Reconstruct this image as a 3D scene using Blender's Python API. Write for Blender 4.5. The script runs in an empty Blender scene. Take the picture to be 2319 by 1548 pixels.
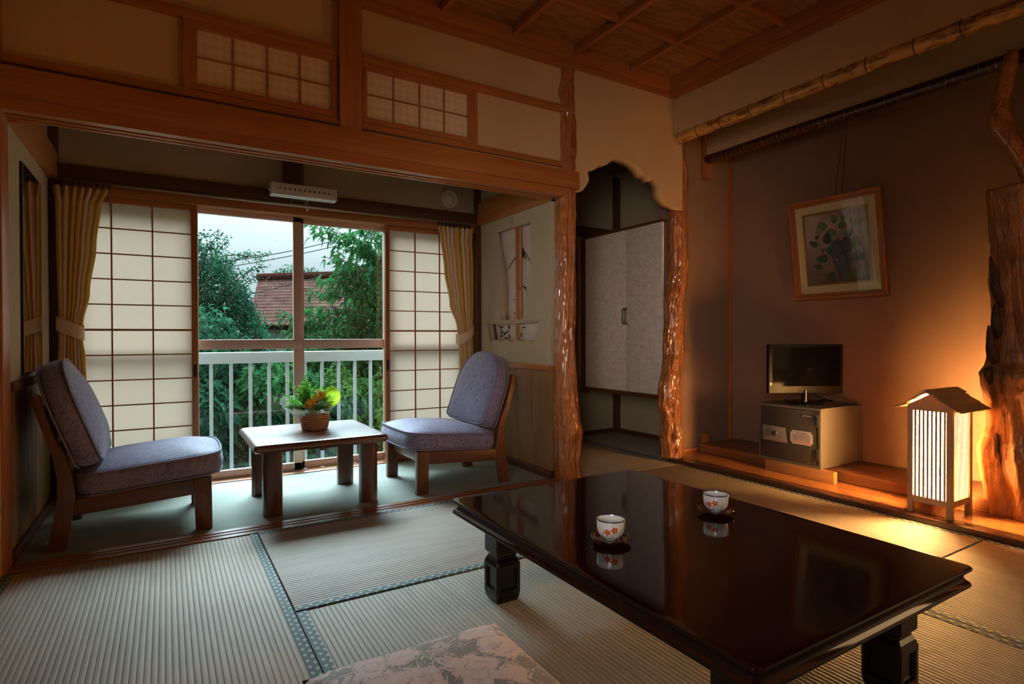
import bpy, bmesh, math, random
import numpy as np
from mathutils import Vector, Matrix, noise
random.seed(7); np.random.seed(7)
S = bpy.context.scene
COL = S.collection
PI = math.pi

# ------------------------------------------------------------------ camera
cam = bpy.data.cameras.new('camera'); camo = bpy.data.objects.new('camera', cam); COL.objects.link(camo)
cam.sensor_width = 36; cam.lens = 1294.3 / 2319 * 36; cam.clip_start = .02; cam.clip_end = 300
YAW, PIT, ROL = math.radians(31.255), math.radians(-.4956), math.radians(-.145)
fw = Vector((math.sin(YAW) * math.cos(PIT), math.cos(YAW) * math.cos(PIT), math.sin(PIT)))
r0 = Vector((math.cos(YAW), -math.sin(YAW), 0)); u0 = r0.cross(fw)
rt = r0 * math.cos(ROL) + u0 * math.sin(ROL); up = -r0 * math.sin(ROL) + u0 * math.cos(ROL)
camo.matrix_world = Matrix(((rt.x, up.x, -fw.x, 0), (rt.y, up.y, -fw.y, 0), (rt.z, up.z, -fw.z, .9), (0, 0, 0, 1)))
S.camera = camo
S.view_settings.view_transform = 'Standard'; S.view_settings.look = 'None'
S.view_settings.gamma = 1; S.view_settings.use_curve_mapping = False
S.view_settings.exposure = 0.0
S.cycles.max_bounces = 8; S.cycles.diffuse_bounces = 5; S.cycles.glossy_bounces = 4
S.cycles.transparent_max_bounces = 12; S.cycles.transmission_bounces = 6
S.cycles.sample_clamp_indirect = 6; S.cycles.use_denoising = True
S.cycles.caustics_reflective = False; S.cycles.caustics_refractive = False

# ------------------------------------------------------------------ node expression helper
class X:
    """a socket with arithmetic"""
    def __init__(s, nt, k): s.nt = nt; s.k = k
    def op(s, o, *a, clamp=False):
        n = s.nt.nodes.new('ShaderNodeMath'); n.operation = o; n.use_clamp = clamp
        for i, v in enumerate((s,) + a):
            if isinstance(v, X): s.nt.links.new(v.k, n.inputs[i])
            else: n.inputs[i].default_value = v
        return X(s.nt, n.outputs[0])
    def __add__(s, o): return s.op('ADD', o)
    def __sub__(s, o): return s.op('SUBTRACT', o)
    def __mul__(s, o): return s.op('MULTIPLY', o)
    def __truediv__(s, o): return s.op('DIVIDE', o)
    def abs(s): return s.op('ABSOLUTE')
    def fract(s): return s.op('FRACT')
    def floor(s): return s.op('FLOOR')
    def sin(s): return s.op('SINE')
    def lt(s, o): return s.op('LESS_THAN', o)
    def gt(s, o): return s.op('GREATER_THAN', o)
    def rng(s, a, b, c=0., d=1.):
        n = s.nt.nodes.new('ShaderNodeMapRange'); s.nt.links.new(s.k, n.inputs[0])
        for i, v in enumerate((a, b, c, d)): n.inputs[i + 1].default_value = v
        n.clamp = True
        return X(s.nt, n.outputs[0])

class M:
    """material builder"""
    def __init__(s, name, rough=.5, spec=.5, metal=0, coat=0, coat_rough=.1):
        s.m = bpy.data.materials.new(name); s.m.use_nodes = True; s.nt = s.m.node_tree; s.nt.nodes.clear()
        s.out = s.nt.nodes.new('ShaderNodeOutputMaterial')
        s.b = s.nt.nodes.new('ShaderNodeBsdfPrincipled'); s.nt.links.new(s.b.outputs[0], s.out.inputs[0])
        s.b.inputs['Roughness'].default_value = rough; s.b.inputs['Specular IOR Level'].default_value = spec
        s.b.inputs['Metallic'].default_value = metal; s.b.inputs['Coat Weight'].default_value = coat
        s.b.inputs['Coat Roughness'].default_value = coat_rough
        s.tc = s.nt.nodes.new('ShaderNodeTexCoord')
    def co(s, kind='Object', scale=(1, 1, 1), loc=(0, 0, 0), rot=(0, 0, 0)):
        mp = s.nt.nodes.new('ShaderNodeMapping'); s.nt.links.new(s.tc.outputs[kind], mp.inputs[0])
        mp.inputs['Scale'].default_value = scale; mp.inputs['Location'].default_value = loc; mp.inputs['Rotation'].default_value = rot
        return mp.outputs[0]
    def xyz(s, vec):
        n = s.nt.nodes.new('ShaderNodeSeparateXYZ'); s.nt.links.new(vec, n.inputs[0])
        return [X(s.nt, o) for o in n.outputs]
    def comb(s, a, b, c):
        n = s.nt.nodes.new('ShaderNodeCombineXYZ')
        for i, v in enumerate((a, b, c)):
            if isinstance(v, X): s.nt.links.new(v.k, n.inputs[i])
            else: n.inputs[i].default_value = v
        return n.outputs[0]
    def noise(s, vec, scale=5, detail=3, rough=.55, dist=0, col=False):
        n = s.nt.nodes.new('ShaderNodeTexNoise'); s.nt.links.new(vec, n.inputs['Vector'])
        n.inputs['Scale'].default_value = scale; n.inputs['Detail'].default_value = detail
        n.inputs['Roughness'].default_value = rough; n.inputs['Distortion'].default_value = dist
        return n.outputs[1] if col else X(s.nt, n.outputs[0])
    def voro(s, vec, scale=5, feature='F1', dist='EUCLIDEAN', out='Distance', rnd=1):
        n = s.nt.nodes.new('ShaderNodeTexVoronoi'); s.nt.links.new(vec, n.inputs['Vector']); n.feature = feature
        if feature != 'DISTANCE_TO_EDGE': n.distance = dist
        n.inputs['Scale'].default_value = scale; n.inputs['Randomness'].default_value = rnd
        return X(s.nt, n.outputs[out])
    def mix(s, f, a, b):
        n = s.nt.nodes.new('ShaderNodeMix'); n.data_type = 'RGBA'
        def put(sock, v):
            if isinstance(v, X): s.nt.links.new(v.k, sock)
            elif isinstance(v, (tuple, list)): sock.default_value = (*v[:3], 1)
            elif isinstance(v, (int, float)): sock.default_value = v
            else: s.nt.links.new(v, sock)
        put(n.inputs[0], f); put(n.inputs[6], a); put(n.inputs[7], b)
        return n.outputs[2]
    def ramp(s, f, stops):
        n = s.nt.nodes.new('ShaderNodeValToRGB'); s.nt.links.new(f.k, n.inputs[0]); e = n.color_ramp.elements
        while len(e) < len(stops): e.new(.5)
        for i, (p, c) in enumerate(stops): e[i].position = p; e[i].color = (*c, 1)
        return n.outputs[0]
    def color(s, v):
        if isinstance(v, tuple): s.b.inputs['Base Color'].default_value = (*v, 1)
        else: s.nt.links.new(v, s.b.inputs['Base Color'])
        return s
    def rough(s, v): s.nt.links.new(v.k, s.b.inputs['Roughness']); return s
    def bump(s, h, dist=.002, strength=1):
        n = s.nt.nodes.new('ShaderNodeBump'); s.nt.links.new(h.k, n.inputs['Height'])
        n.inputs['Distance'].default_value = dist; n.inputs['Strength'].default_value = strength
        s.nt.links.new(n.outputs[0], s.b.inputs['Normal']); return s
    def translucent(s, fac, col, bumpless=True):
        t = s.nt.nodes.new('ShaderNodeBsdfTranslucent')
        if isinstance(col, tuple): t.inputs[0].default_value = (*col, 1)
        else: s.nt.links.new(col, t.inputs[0])
        mx = s.nt.nodes.new('ShaderNodeMixShader'); mx.inputs[0].default_value = fac
        s.nt.links.new(s.b.outputs[0], mx.inputs[1]); s.nt.links.new(t.outputs[0], mx.inputs[2])
        s.nt.links.new(mx.outputs[0], s.out.inputs[0]); return s

# ------------------------------------------------------------------ sky and lamps
w = bpy.data.worlds.new('sky'); S.world = w; w.use_nodes = True; nt = w.node_tree; nt.nodes.clear()
wo = nt.nodes.new('ShaderNodeOutputWorld'); bg = nt.nodes.new('ShaderNodeBackground'); tc = nt.nodes.new('ShaderNodeTexCoord')
sp = nt.nodes.new('ShaderNodeSeparateXYZ'); nt.links.new(tc.outputs['Generated'], sp.inputs[0])
zz = X(nt, sp.outputs[2])
cl = nt.nodes.new('ShaderNodeTexNoise'); nt.links.new(tc.outputs['Generated'], cl.inputs['Vector']); cl.inputs['Scale'].default_value = 3; cl.inputs['Detail'].default_value = 4
lum = zz.rng(.10, .60, .86, 4.5) * X(nt, cl.outputs[0]).rng(.3, .7, .93, 1.07)   # heavy overcast: far brighter overhead than at the horizon
lum = lum * zz.rng(-.05, .0, .25, 1.)
bg.inputs[0].default_value = (.76, .92, 1.0, 1); nt.links.new(lum.k, bg.inputs[1]); nt.links.new(bg.outputs[0], wo.inputs[0])

def lamp(name, kind, loc, direction, energy, color, **kw):
    l = bpy.data.lights.new(name, kind); l.energy = energy; l.color = color
    for k, v in kw.items(): setattr(l, k, v)
    o = bpy.data.objects.new(name, l); COL.objects.link(o); o.location = loc
    o.rotation_euler = Vector(direction).to_track_quat('-Z', 'Y').to_euler()
    return o
lamp('overcast_sun', 'SUN', (2, 9, 6), (-.06, -.62, -.78), 29.0, (.64, .85, 1.0), angle=math.radians(48))
# daylight of the room's second window, in the left wall behind the camera
lamp('side_window_daylight', 'AREA', (-.72, -.14, 1.25), (3.8, 3.9, -.30), 6, (1.0, .88, .80), shape='RECTANGLE', size=.95, size_y=.95, spread=math.radians(52))
# added warm fill for the front wall, from an assumed doorway behind the camera
lamp('added_hall_light', 'AREA', (3.15, -.45, 1.0), (-1, .55, .02), 10.5, (1, .60, .30), shape='RECTANGLE', size=.62, size_y=1.5)

# ------------------------------------------------------------------ mesh builders
def link(name, me, mat, parent=None, loc=None):
    o = bpy.data.objects.new(name, me); COL.objects.link(o)
    if mat is not None:
        for mm in (mat if isinstance(mat, (list, tuple)) else [mat]): me.materials.append(mm)
    if parent is not None: o.parent = parent
    if loc is not None: o.location = loc
    return o
def tag(o, label=None, cat=None, group=None, kind=None):
    if label: o['label'] = label
    if cat: o['category'] = cat
    if group: o['group'] = group
    if kind: o['kind'] = kind
    return o
def thing(name, loc, label, cat, group=None, rz=0):
    o = bpy.data.objects.new(name, None); COL.objects.link(o); o.location = loc; o.rotation_euler[2] = rz
    o.empty_display_size = .1
    return tag(o, label, cat, group)
def fin(bm, name, mat, parent=None, smooth=False, loc=None):
    bmesh.ops.recalc_face_normals(bm, faces=bm.faces[:])
    me = bpy.data.meshes.new(name); bm.to_mesh(me); bm.free()
    if smooth:
        me.polygons.foreach_set('use_smooth', [True] * len(me.polygons))
        if smooth != 'all': me.set_sharp_from_angle(angle=math.radians(40))
    return link(name, me, mat, parent, loc)
def addbox(bm, x0, x1, y0, y1, z0, z1, bev=0, mi=0):
    m = Matrix.Translation(((x0 + x1) / 2, (y0 + y1) / 2, (z0 + z1) / 2)) @ Matrix.Diagonal((abs(x1 - x0), abs(y1 - y0), abs(z1 - z0), 1))
    r = bmesh.ops.create_cube(bm, size=1, matrix=m)
    vs = r['verts']
    fs = {f for v in vs for f in v.link_faces}
    for f in fs: f.material_index = mi
    if bev:
        es = list({e for v in vs for e in v.link_edges})
        bmesh.ops.bevel(bm, geom=es, offset=bev, segments=2, affect='EDGES', profile=.6)
    return vs
def box(name, mat, x0, x1, y0, y1, z0, z1, bev=.003, parent=None):
    bm = bmesh.new(); addbox(bm, x0, x1, y0, y1, z0, z1, bev); return fin(bm, name, mat, parent, smooth=bool(bev))
def boxes(name, mat, lst, bev=0, parent=None):
    bm = bmesh.new()
    for b in lst: addbox(bm, *b, bev)
    return fin(bm, name, mat, parent, smooth=bool(bev))
def struct(o): o['kind'] = 'structure'; return o
def loft(bm, rings, close=True, cap=True, mi=0):
    vr = [[bm.verts.new(p) for p in r] for r in rings]; n = len(rings[0])
    for a, b in zip(vr, vr[1:]):
        for i in range(n if close else n - 1):
            f = bm.faces.new((a[i], a[(i + 1) % n], b[(i + 1) % n], b[i])); f.material_index = mi
    if cap and close:
        bm.faces.new(vr[0][::-1]).material_index = mi; bm.faces.new(vr[-1]).material_index = mi
    return vr
def tube(bm, pts, rad, n=8, cap=True):
    pts = [Vector(p) for p in pts]; rings = []
    if not isinstance(rad, (list, tuple)): rad = [rad] * len(pts)
    prev = None
    for i, p in enumerate(pts):
        t = (pts[min(i + 1, len(pts) - 1)] - pts[max(i - 1, 0)]).normalized()
        if prev is None: a = t.orthogonal().normalized()
        else: a = (prev - t * prev.dot(t)).normalized()
        prev = a; b = t.cross(a)
        rings.append([p + (a * math.cos(2 * PI * k / n) + b * math.sin(2 * PI * k / n)) * rad[i] for k in range(n)])
    loft(bm, rings, cap=cap)
def lathe(bm, prof, n=40, cx=0, cy=0):
    rings = [[Vector((cx + r * math.cos(2 * PI * k / n), cy + r * math.sin(2 * PI * k / n), z)) for k in range(n)] for r, z in prof]
    loft(bm, rings)
def prism(bm, pts, axis, a, b, bev=0):
    """pts 2D polygon, extruded along axis from a to b"""
    def P(p, t): return {'x': (t, p[0], p[1]), 'y': (p[0], t, p[1]), 'z': (p[0], p[1], t)}[axis]
    v0 = [bm.verts.new(P(p, a)) for p in pts]; v1 = [bm.verts.new(P(p, b)) for p in pts]; n = len(pts)
    fs = [bm.faces.new(v0[::-1]), bm.faces.new(v1)]
    for i in range(n): fs.append(bm.faces.new((v0[i], v0[(i + 1) % n], v1[(i + 1) % n], v1[i])))
    if bev:
        es = list({e for f in fs[:2] for e in f.edges})
        bmesh.ops.bevel(bm, geom=es, offset=bev, segments=2, affect='EDGES', profile=.6)
def curve_plate(name, mat, outer, holes, thick, to_world, parent=None):
    """flat plate with holes: 2D curve filled, turned into a mesh; to_world maps (u,v,w)->xyz"""
    cu = bpy.data.curves.new(name, 'CURVE'); cu.dimensions = '2D'; cu.fill_mode = 'BOTH'; cu.extrude = thick / 2
    for poly in [outer] + holes:
        s = cu.splines.new('POLY'); s.points.add(len(poly) - 1); s.use_cyclic_u = True
        for i, p in enumerate(poly): s.points[i].co = (p[0], p[1], 0, 1)
    tmp = bpy.data.objects.new('tmp', cu); COL.objects.link(tmp)
    dg = bpy.context.evaluated_depsgraph_get(); me = bpy.data.meshes.new_from_object(tmp.evaluated_get(dg))
    bpy.data.objects.remove(tmp); me.materials.clear()
    for v in me.vertices: v.co = to_world(v.co.x, v.co.y, v.co.z)
    bm = bmesh.new(); bm.from_mesh(me); bpy.data.meshes.remove(me)
    bmesh.ops.remove_doubles(bm, verts=bm.verts[:], dist=1e-5)
    return fin(bm, name, mat, parent)
def catmull(pts, n=6, closed=False):
    out = []; N = len(pts); pts = [Vector(p) for p in pts]
    for i in range(N if closed else N - 1):
        p0, p1, p2, p3 = (pts[(i - 1) % N] if closed or i else pts[0]), pts[i], pts[(i + 1) % N], (pts[(i + 2) % N] if closed or i + 2 < N else pts[-1])
        for k in range(n):
            t = k / n; out.append(.5 * ((2 * p1) + (p2 - p0) * t + (2 * p0 - 5 * p1 + 4 * p2 - p3) * t * t + (3 * p1 - p0 - 3 * p2 + p3) * t ** 3))
    if not closed: out.append(pts[-1])
    return out
def interp(tab, z):
    tab = sorted(tab)
    if z <= tab[0][0]: return tab[0][1:]
    for a, b in zip(tab, tab[1:]):
        if z <= b[0]:
            t = (z - a[0]) / (b[0] - a[0]); t = t * t * (3 - 2 * t)
            return tuple(p + (q - p) * t for p, q in zip(a[1:], b[1:]))
    return tab[-1][1:]
def copy_tree(o, parent=None):
    c = o.copy(); COL.objects.link(c)
    if parent is not None: c.parent = parent
    for ch in [q for q in bpy.data.objects if q.parent == o and q is not c]: copy_tree(ch, c)
    return c

# ------------------------------------------------------------------ materials
def wood(name, c1, c2, axis='x', rough=.42, coat=.25, fine=1.0, contrast=1.0, coord='Object', spec=.4):
    m = M(name, rough, spec, coat=coat, coat_rough=.25)
    sc = {'x': (.6, 14, 14), 'y': (14, .6, 14), 'z': (14, 14, .6)}[axis]
    v = m.co(coord, tuple(q * fine for q in sc))
    n1 = m.noise(v, 3, 5, .6, .4); n2 = m.noise(v, 14, 3, .5); n3 = m.noise(m.co(coord, (1.3, 1.3, 1.3)), 1.5, 2)
    f = (n1 * .65 + n2 * .3 + n3 * .35).rng(.42 - .0 * contrast, .88, 0, 1)
    m.color(m.mix(f, c2, c1)); m.bump(n2 + n1, .0006, .5)
    m.rough((n1 * .12 + (rough - .06)))
    return m.m
CED1, CED2 = (.27, .078, .017), (.43, .155, .04)
W = {a: wood('cedar_' + a, CED1, CED2, a) for a in 'xyz'}
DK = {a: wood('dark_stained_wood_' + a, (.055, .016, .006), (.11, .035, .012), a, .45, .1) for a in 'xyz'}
SILL = wood('sill_wood_x', (.16, .05, .017), (.30, .105, .035), 'x', .3, .4)
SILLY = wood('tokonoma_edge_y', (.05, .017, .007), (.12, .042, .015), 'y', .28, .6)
BOARD = wood('tokonoma_board_y', (.33, .115, .03), (.52, .21, .06), 'y', .2, .8, .6)
PALE = {a: wood('pale_paulownia_' + a, (.47, .30, .17), (.62, .43, .27), a, .5, .05) for a in 'xyz'}
CHAIRW = wood('chair_walnut', (.075, .023, .009), (.14, .048, .018), 'z', .35, .35)
CTAB = wood('coffee_table_wood', (.075, .02, .011), (.14, .042, .02), 'x', .33, 1.0, spec=.8)

def plaster(name, c, var=.12, b=.0012, sc=260, rough=.9):
    m = M(name, rough, .15); v = m.co()
    n = m.noise(v, sc, 3, .7); n2 = m.noise(v, 2.2, 3)
    m.color(m.mix((n * .5 + n2 * .6).rng(.3, .8), tuple(q * (1 - var) for q in c), tuple(q * (1 + var) for q in c)))
    m.bump(n, b, .9); return m.m
PL = plaster('sand_plaster', (.54, .34, .16))
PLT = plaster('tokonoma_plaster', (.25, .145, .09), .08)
PLS = plaster('sunroom_plaster', (.40, .315, .205), .1)
PLD = plaster('reveal_plaster', (.50, .37, .24), .05)

def tatami(name, axis):
    m = M(name, .6, .25); x, y, z = m.xyz(m.co())
    a, b = (x, y) if axis == 'x' else (y, x)       # a along the ribs, b across
    ph = (b * (1 / .0165)).fract() - .5
    rib = (ph * ph * -4 + 1).op('POWER', .6)
    st = m.comb(a * 1.2, b * 260, 0.) if axis == 'x' else m.comb(b * 260, a * 1.2, 0.)
    wv = m.noise(m.comb(a * 500, (b * (1 / .0165)).floor() * 7, 0.), 1, 1, .5)
    straw = m.noise(m.comb(a * 3, (b * (1 / .0165)).floor() * 3.7, 0.), 1.0, 2, .6)
    big = m.noise(m.co(), 1.6, 3)
    c = m.mix((straw * .6 + big * .5).rng(.3, .8), (.33, .275, .215), (.51, .435, .34))
    c = m.mix(rib.rng(0, .55, 1, 0) * .6, c, (.13, .10, .065))
    m.color(c); m.bump(rib * 1.0 + wv * .12, .0026, .9)
    return m.m
TATX, TATY = tatami('tatami_rush_x', 'x'), tatami('tatami_rush_y', 'y')
def heri(name, axis):
    m = M(name, .7, .3); x, y, z = m.xyz(m.co())
    a, b = (x, y) if axis == 'x' else (y, x)
    q = b * (1 / .0165); col = q.floor(); s = a * (1 / .034) + (col.op('MODULO', 2.)).abs() * .5
    d = (s.fract() - .5).abs() + (q.fract() - .5).abs() * .75
    dia = d.lt(.30); ring = d.gt(.36) * d.lt(.42)
    c = m.mix(m.noise(m.co(), 300, 2).rng(.3, .7), (.085, .115, .105), (.15, .19, .175))
    c = m.mix(ring, c, (.05, .08, .09)); c = m.mix(dia, c, (.42, .45, .38))
    m.color(c); m.bump(dia, .0005, .6); return m.m
HERX, HERY = heri('brocade_edging_x', 'x'), heri('brocade_edging_y', 'y')

m = M('green_carpet', .95, .1); v = m.co(); n = m.noise(v, 420, 2); k = m.noise(v, 3, 3)
m.color(m.mix((n * .6 + k * .4).rng(.3, .7), (.22, .25, .20), (.38, .39, .34))); m.bump(n, .003, 1); CARPET = m.m
m = M('ceiling_plywood', .5, .3); v = m.co('Object', (.6, 3.2, 1)); n = m.noise(v, 3.2, 3, .5, .9); g = m.noise(m.co('Object', (40, 5, 1)), 6, 3)
r = ((n * 30).sin() * .5 + .5)
m.color(m.mix((r * .6 + g * .5).rng(.1, 1), (.19, .08, .024), (.36, .165, .055))); CEILB = m.m

m = M('shoji_paper', .85, .1); v = m.co(); n = m.noise(v, 60, 4, .7)
m.color(m.mix(n, (.80, .76, .70), (.88, .84, .78))); m.translucent(.45, (.68, .585, .50)); PAPER = m.m
m = M('woven_transom_paper', .8, .15); x, y, z = m.xyz(m.co('Object', (1, 1, 1), rot=(0, PI / 4, 0)))
ck = ((x * (1 / .028)).floor() + (z * (1 / .028)).floor()).op('MODULO', 2.).abs()
ln1 = ((x * 700).sin() * .5 + .5) * ck + ((z * 700).sin() * .5 + .5) * (ck * -1 + 1)
m.color(m.mix(ck * .6 + ln1 * .3, (.72, .50, .30), (.84, .64, .42))); m.bump(ck + ln1 * .4, .0006, .6); m.translucent(.15, (.8, .6, .4)); TPAP = m.m

m = M('window_glass', .03, .5); g = m.nt.nodes.new('ShaderNodeBsdfGlossy'); g.inputs['Roughness'].default_value = .02
t = m.nt.nodes.new('ShaderNodeBsdfTransparent'); t.inputs[0].default_value = (.95, .98, .97, 1)
lw_ = m.nt.nodes.new('ShaderNodeLayerWeight'); fr_ = X(m.nt, lw_.outputs['Facing']).op('POWER', 5.) * .85 + .035; mx = m.nt.nodes.new('ShaderNodeMixShader')
m.nt.links.new(fr_.k, mx.inputs[0]); m.nt.links.new(t.outputs[0], mx.inputs[1]); m.nt.links.new(g.outputs[0], mx.inputs[2]); m.nt.links.new(mx.outputs[0], m.out.inputs[0]); GLASS = m.m
ALU = M('brown_aluminium', .42, .5, .15).color((.62, .43, .35)).m
WHITEP = M('white_paint', .35, .5).color((.80, .84, .86)).m
RAILP = M('railing_paint', .4, .4).color((.34, .36, .37)).m
CHROME = M('steel', .25, .5, 1).color((.55, .53, .5)).m
BLACK = M('black_plastic', .12, .5).color((.004, .004, .005)).m
BLACKM = M('black_matte', .5, .4).color((.01, .01, .01)).m
m = M('maroon_lacquer', .07, .5, coat=.0, coat_rough=.03); n = m.noise(m.co(), 3, 3)
m.color(m.mix(n, (.014, .0016, .0012), (.022, .003, .002))); m.bump(m.noise(m.co(), 9, 2), .0008, .15); LACQ = m.m
m = M('black_lacquer', .25, .35, coat=.1, coat_rough=.1); m.color((.006, .0035, .0025)); BLAQ = m.m

def burl(name, c1, c2, c3, axisz=.35, coat=1.0, rough=.3):
    m = M(name, rough, .5, coat=coat, coat_rough=.08); v = m.co('Object', (1, 1, axisz))
    n1 = m.noise(v, 14, 5, .6, 2.5); n2 = m.noise(v, 45, 4, .6, 1.5); n3 = m.noise(m.co('Object', (1, 1, .6)), 4, 3, .6, .8)
    cr = m.voro(m.co('Object', (1, 1, .25)), 16, 'DISTANCE_TO_EDGE')
    c = m.mix((n1 * .6 + n2 * .4).rng(.3, .7), c1, c2); c = m.mix(n3.rng(.55, .75), c, c3)
    m.color(c); m.bump(n1 * 1.2 + n2 * .7 + cr.rng(0, .06) * .25, .015, .85); return m.m
BURL1 = burl('lacquered_burl_post', (.26, .068, .012), (.54, .18, .036), (.16, .04, .009))
BURL2 = burl('lacquered_burl_post_gnarled', (.27, .07, .013), (.56, .195, .04), (.17, .045, .01), .6)
TRUNK = burl('driftwood_trunk', (.20, .065, .018), (.55, .25, .08), (.055, .018, .009), .18, .35, .42)
DARKROT = burl('dark_rotten_wood', (.035, .014, .01), (.08, .03, .018), (.015, .007, .005), .5, .1, .6)
m = M('smoked_bamboo', .38, .4, coat=.25); v = m.co('Object', (1, .25, 1)); n = m.noise(v, 34, 4, .7, .6); n2 = m.noise(m.co('Object', (60, .8, 60)), 2, 2)
m.color(m.mix(n.rng(.46, .60), m.mix(n2, (.46, .22, .05), (.60, .34, .09)), (.15, .06, .016))); BAMB = m.m
m = M('dark_ringed_pole', .3, .5, coat=.5); x, y, z = m.xyz(m.co()); n = m.noise(m.co('Object', (3, 2, 3)), 8, 3)
rg = ((y * 27 + n * 1.6).fract() - .5).abs().lt(.045); pt = m.noise(m.co(), 25, 2).gt(.46)
m.color(m.mix(rg * pt, (.035, .010, .005), (.30, .13, .05))); DPOLE = m.m

def fabric_pattern():
    m = M('slate_blue_patterned_fabric', .62, .35); v = m.co('Object', (1, 1, 1), rot=(.3, .35, .2))
    b1 = m.voro(v, 19, 'F1', 'CHEBYCHEV'); e = (b1 * 7).fract().lt(.3); vc = m.voro(v, 9, 'F1', 'MANHATTAN'); s2 = (vc * 9).fract().lt(.22)
    th = m.noise(m.co('Object', (1, 1, 1)), 900, 1); big = m.noise(v, 30, 2, .5, 1.5)
    pat = (e + s2).op('MINIMUM', 1.); pat = pat * big.rng(.35, .55)
    c = m.mix(pat, (.215, .185, .30), (.06, .062, .13)); c = m.mix(th.rng(.3, .7) * .35, c, (.30, .25, .31))
    m.color(c); m.bump(pat * -.4 + th * .5, .0006, .8)
    m.b.inputs['Sheen Weight'].default_value = .35; m.b.inputs['Sheen Roughness'].default_value = .4
    return m.m
FAB = fabric_pattern()
PIPE = M('slate_piping', .6, .3).color((.20, .17, .25)).m
m = M('pink_damask', .6, .35); v = m.co('Object', (1, 1, .3)); n = m.noise(v, 7, 2, .5, 0, True)
vv = m.nt.nodes.new('ShaderNodeVectorMath'); vv.operation = 'SCALE'; m.nt.links.new(n, vv.inputs[0]); vv.inputs['Scale'].default_value = .13
va = m.nt.nodes.new('ShaderNodeVectorMath'); va.operation = 'ADD'; m.nt.links.new(v, va.inputs[0]); m.nt.links.new(vv.outputs[0], va.inputs[1])
d = m.voro(va.outputs[0], 9, 'F1', rnd=.55); d2 = m.voro(va.outputs[0], 27, 'F1', rnd=1); nn = m.noise(va.outputs[0], 30, 4, .6, 3.0)
pet = (d * 11 + nn * 5.0).sin(); ground = (d * .8 + nn * .9 + d2 * .25).gt(1.10); line = pet.abs().lt(.30) * nn.rng(.40, .6)
c = m.mix(nn.rng(.3, .7), (.80, .55, .46), (.90, .68, .58)); c = m.mix(line * .75, c, (.38, .26, .22)); c = m.mix(ground, c, (.30, .26, .22))
c = m.mix(m.noise(v, 2.5, 2).rng(.5, .75) * .5, c, (.36, .24, .30))
m.color(c); m.bump(ground * -1.0 + pet * .3, .0008, .7); m.b.inputs['Sheen Weight'].default_value = .3; DAMASK = m.m
m = M('striped_curtain_cloth', .85, .15); u, vv2, _ = m.xyz(m.tc.outputs['UV'])
s = (u * 9).fract(); st = s.lt(.44); thin = ((s - .72).abs()).lt(.03)
c = m.mix(st, (.62, .34, .05), (.70, .53, .36)); c = m.mix(thin, c, (.72, .57, .38))
m.color(c); m.bump(m.noise(m.co(), 500, 1), .0006, .6); m.translucent(.25, (.75, .45, .12)); CURT = m.m
m = M('beige_curtain_cloth', .85, .15).color((.68, .50, .33)); CURB = m.m

# ================================================================== THE SETTING
XL, XR, YA = -.535, 3.07, 2.89                 # left wall, right wall, plaster of the opening wall
struct(box('floor', M('subfloor', .9).color((.1, .08, .06)).m, -.9, 4.2, -1.2, 4.3, -.12, -.051, 0))
# front wall: plaster above the lintel, left of the burl post
struct(box('wall_front', PL, -.6, 2.16, YA, 2.97, 1.90, 2.76, 0))
# plaster panel with the cusped arch, between the two burl posts
arch = [(2.17, 1.80), (2.21, 1.807), (2.25, 1.818), (2.280, 1.846), (2.303, 1.878), (2.312, 1.904), (2.304, 1.935), (2.309, 1.959), (2.340, 1.962), (2.365, 1.975), (2.396, 2.004), (2.435, 2.008),
        (2.468, 2.022), (2.500, 2.051), (2.55, 2.071), (2.603, 2.076), (2.674, 2.068), (2.734, 2.043), (2.775, 2.008), (2.794, 1.998), (2.835, 1.995), (2.862, 1.972), (2.895, 1.985), (2.927, 1.974),
        (2.948, 1.945), (2.946, 1.905), (2.958, 1.872), (2.99, 1.845), (3.04, 1.825), (3.16, 1.80)]
curved = [(p.x, p.y) for p in catmull([(a, b, 0) for a, b in arch], 3)]
struct(curve_plate('wall_arch', PL, curved + [(3.16, 2.76), (2.17, 2.76)], [], .09, lambda u, v, w: Vector((u, 2.905 - w, v))))
struct(box('wall_right', PL, 3.075, 3.145, -1.0, 2.93, 2.28, 2.76, 0))
struct(boxes('wall_right_rear', PL, [(3.075, 3.145, -1.0, -.80, 0, 2.28), (3.075, 3.145, -.10, .10, 0, 2.28), (3.075, 3.145, -.80, -.10, 1.77, 2.28)]))
# left wall with the daylight window opening behind the camera
struct(boxes('wall_left', PL, [(-.63, XL, -1.0, -.55, -.05, 2.76), (-.63, XL, .50, 2.86, -.05, 2.76), (-.63, XL, -.55, .5, -.05, .75), (-.63, XL, -.55, .5, 1.75, 2.76)]))
struct(boxes('window_2', W['y'], [(-.62, -.525, -.56, .51, .735, .765), (-.62, -.525, -.56, .51, 1.735, 1.765), (-.62, -.525, -.56, -.53, .75, 1.75), (-.62, -.525, .48, .51, .75, 1.75), (-.60, -.575, -.04, -.01, .75, 1.75), (-.60, -.575, -.55, .5, 1.24, 1.26)], .002))
struct(box('wall_rear', PL, -.63, 3.2, -1.0, -.93, -.05, 2.76, 0))
struct(boxes('door_1', W['z'], [(3.06, 3.12, -.83, -.80, -.05, 1.80), (3.06, 3.12, -.10, -.07, -.05, 1.80), (3.06, 3.12, -.80, -.10, 1.77, 1.80)], .002))  # unseen door frame, added around the opening for the hall lamp
struct(box('ceiling', CEILB, -.62, 3.12, -.98, 2.94, 2.695, 2.75, 0))
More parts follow.
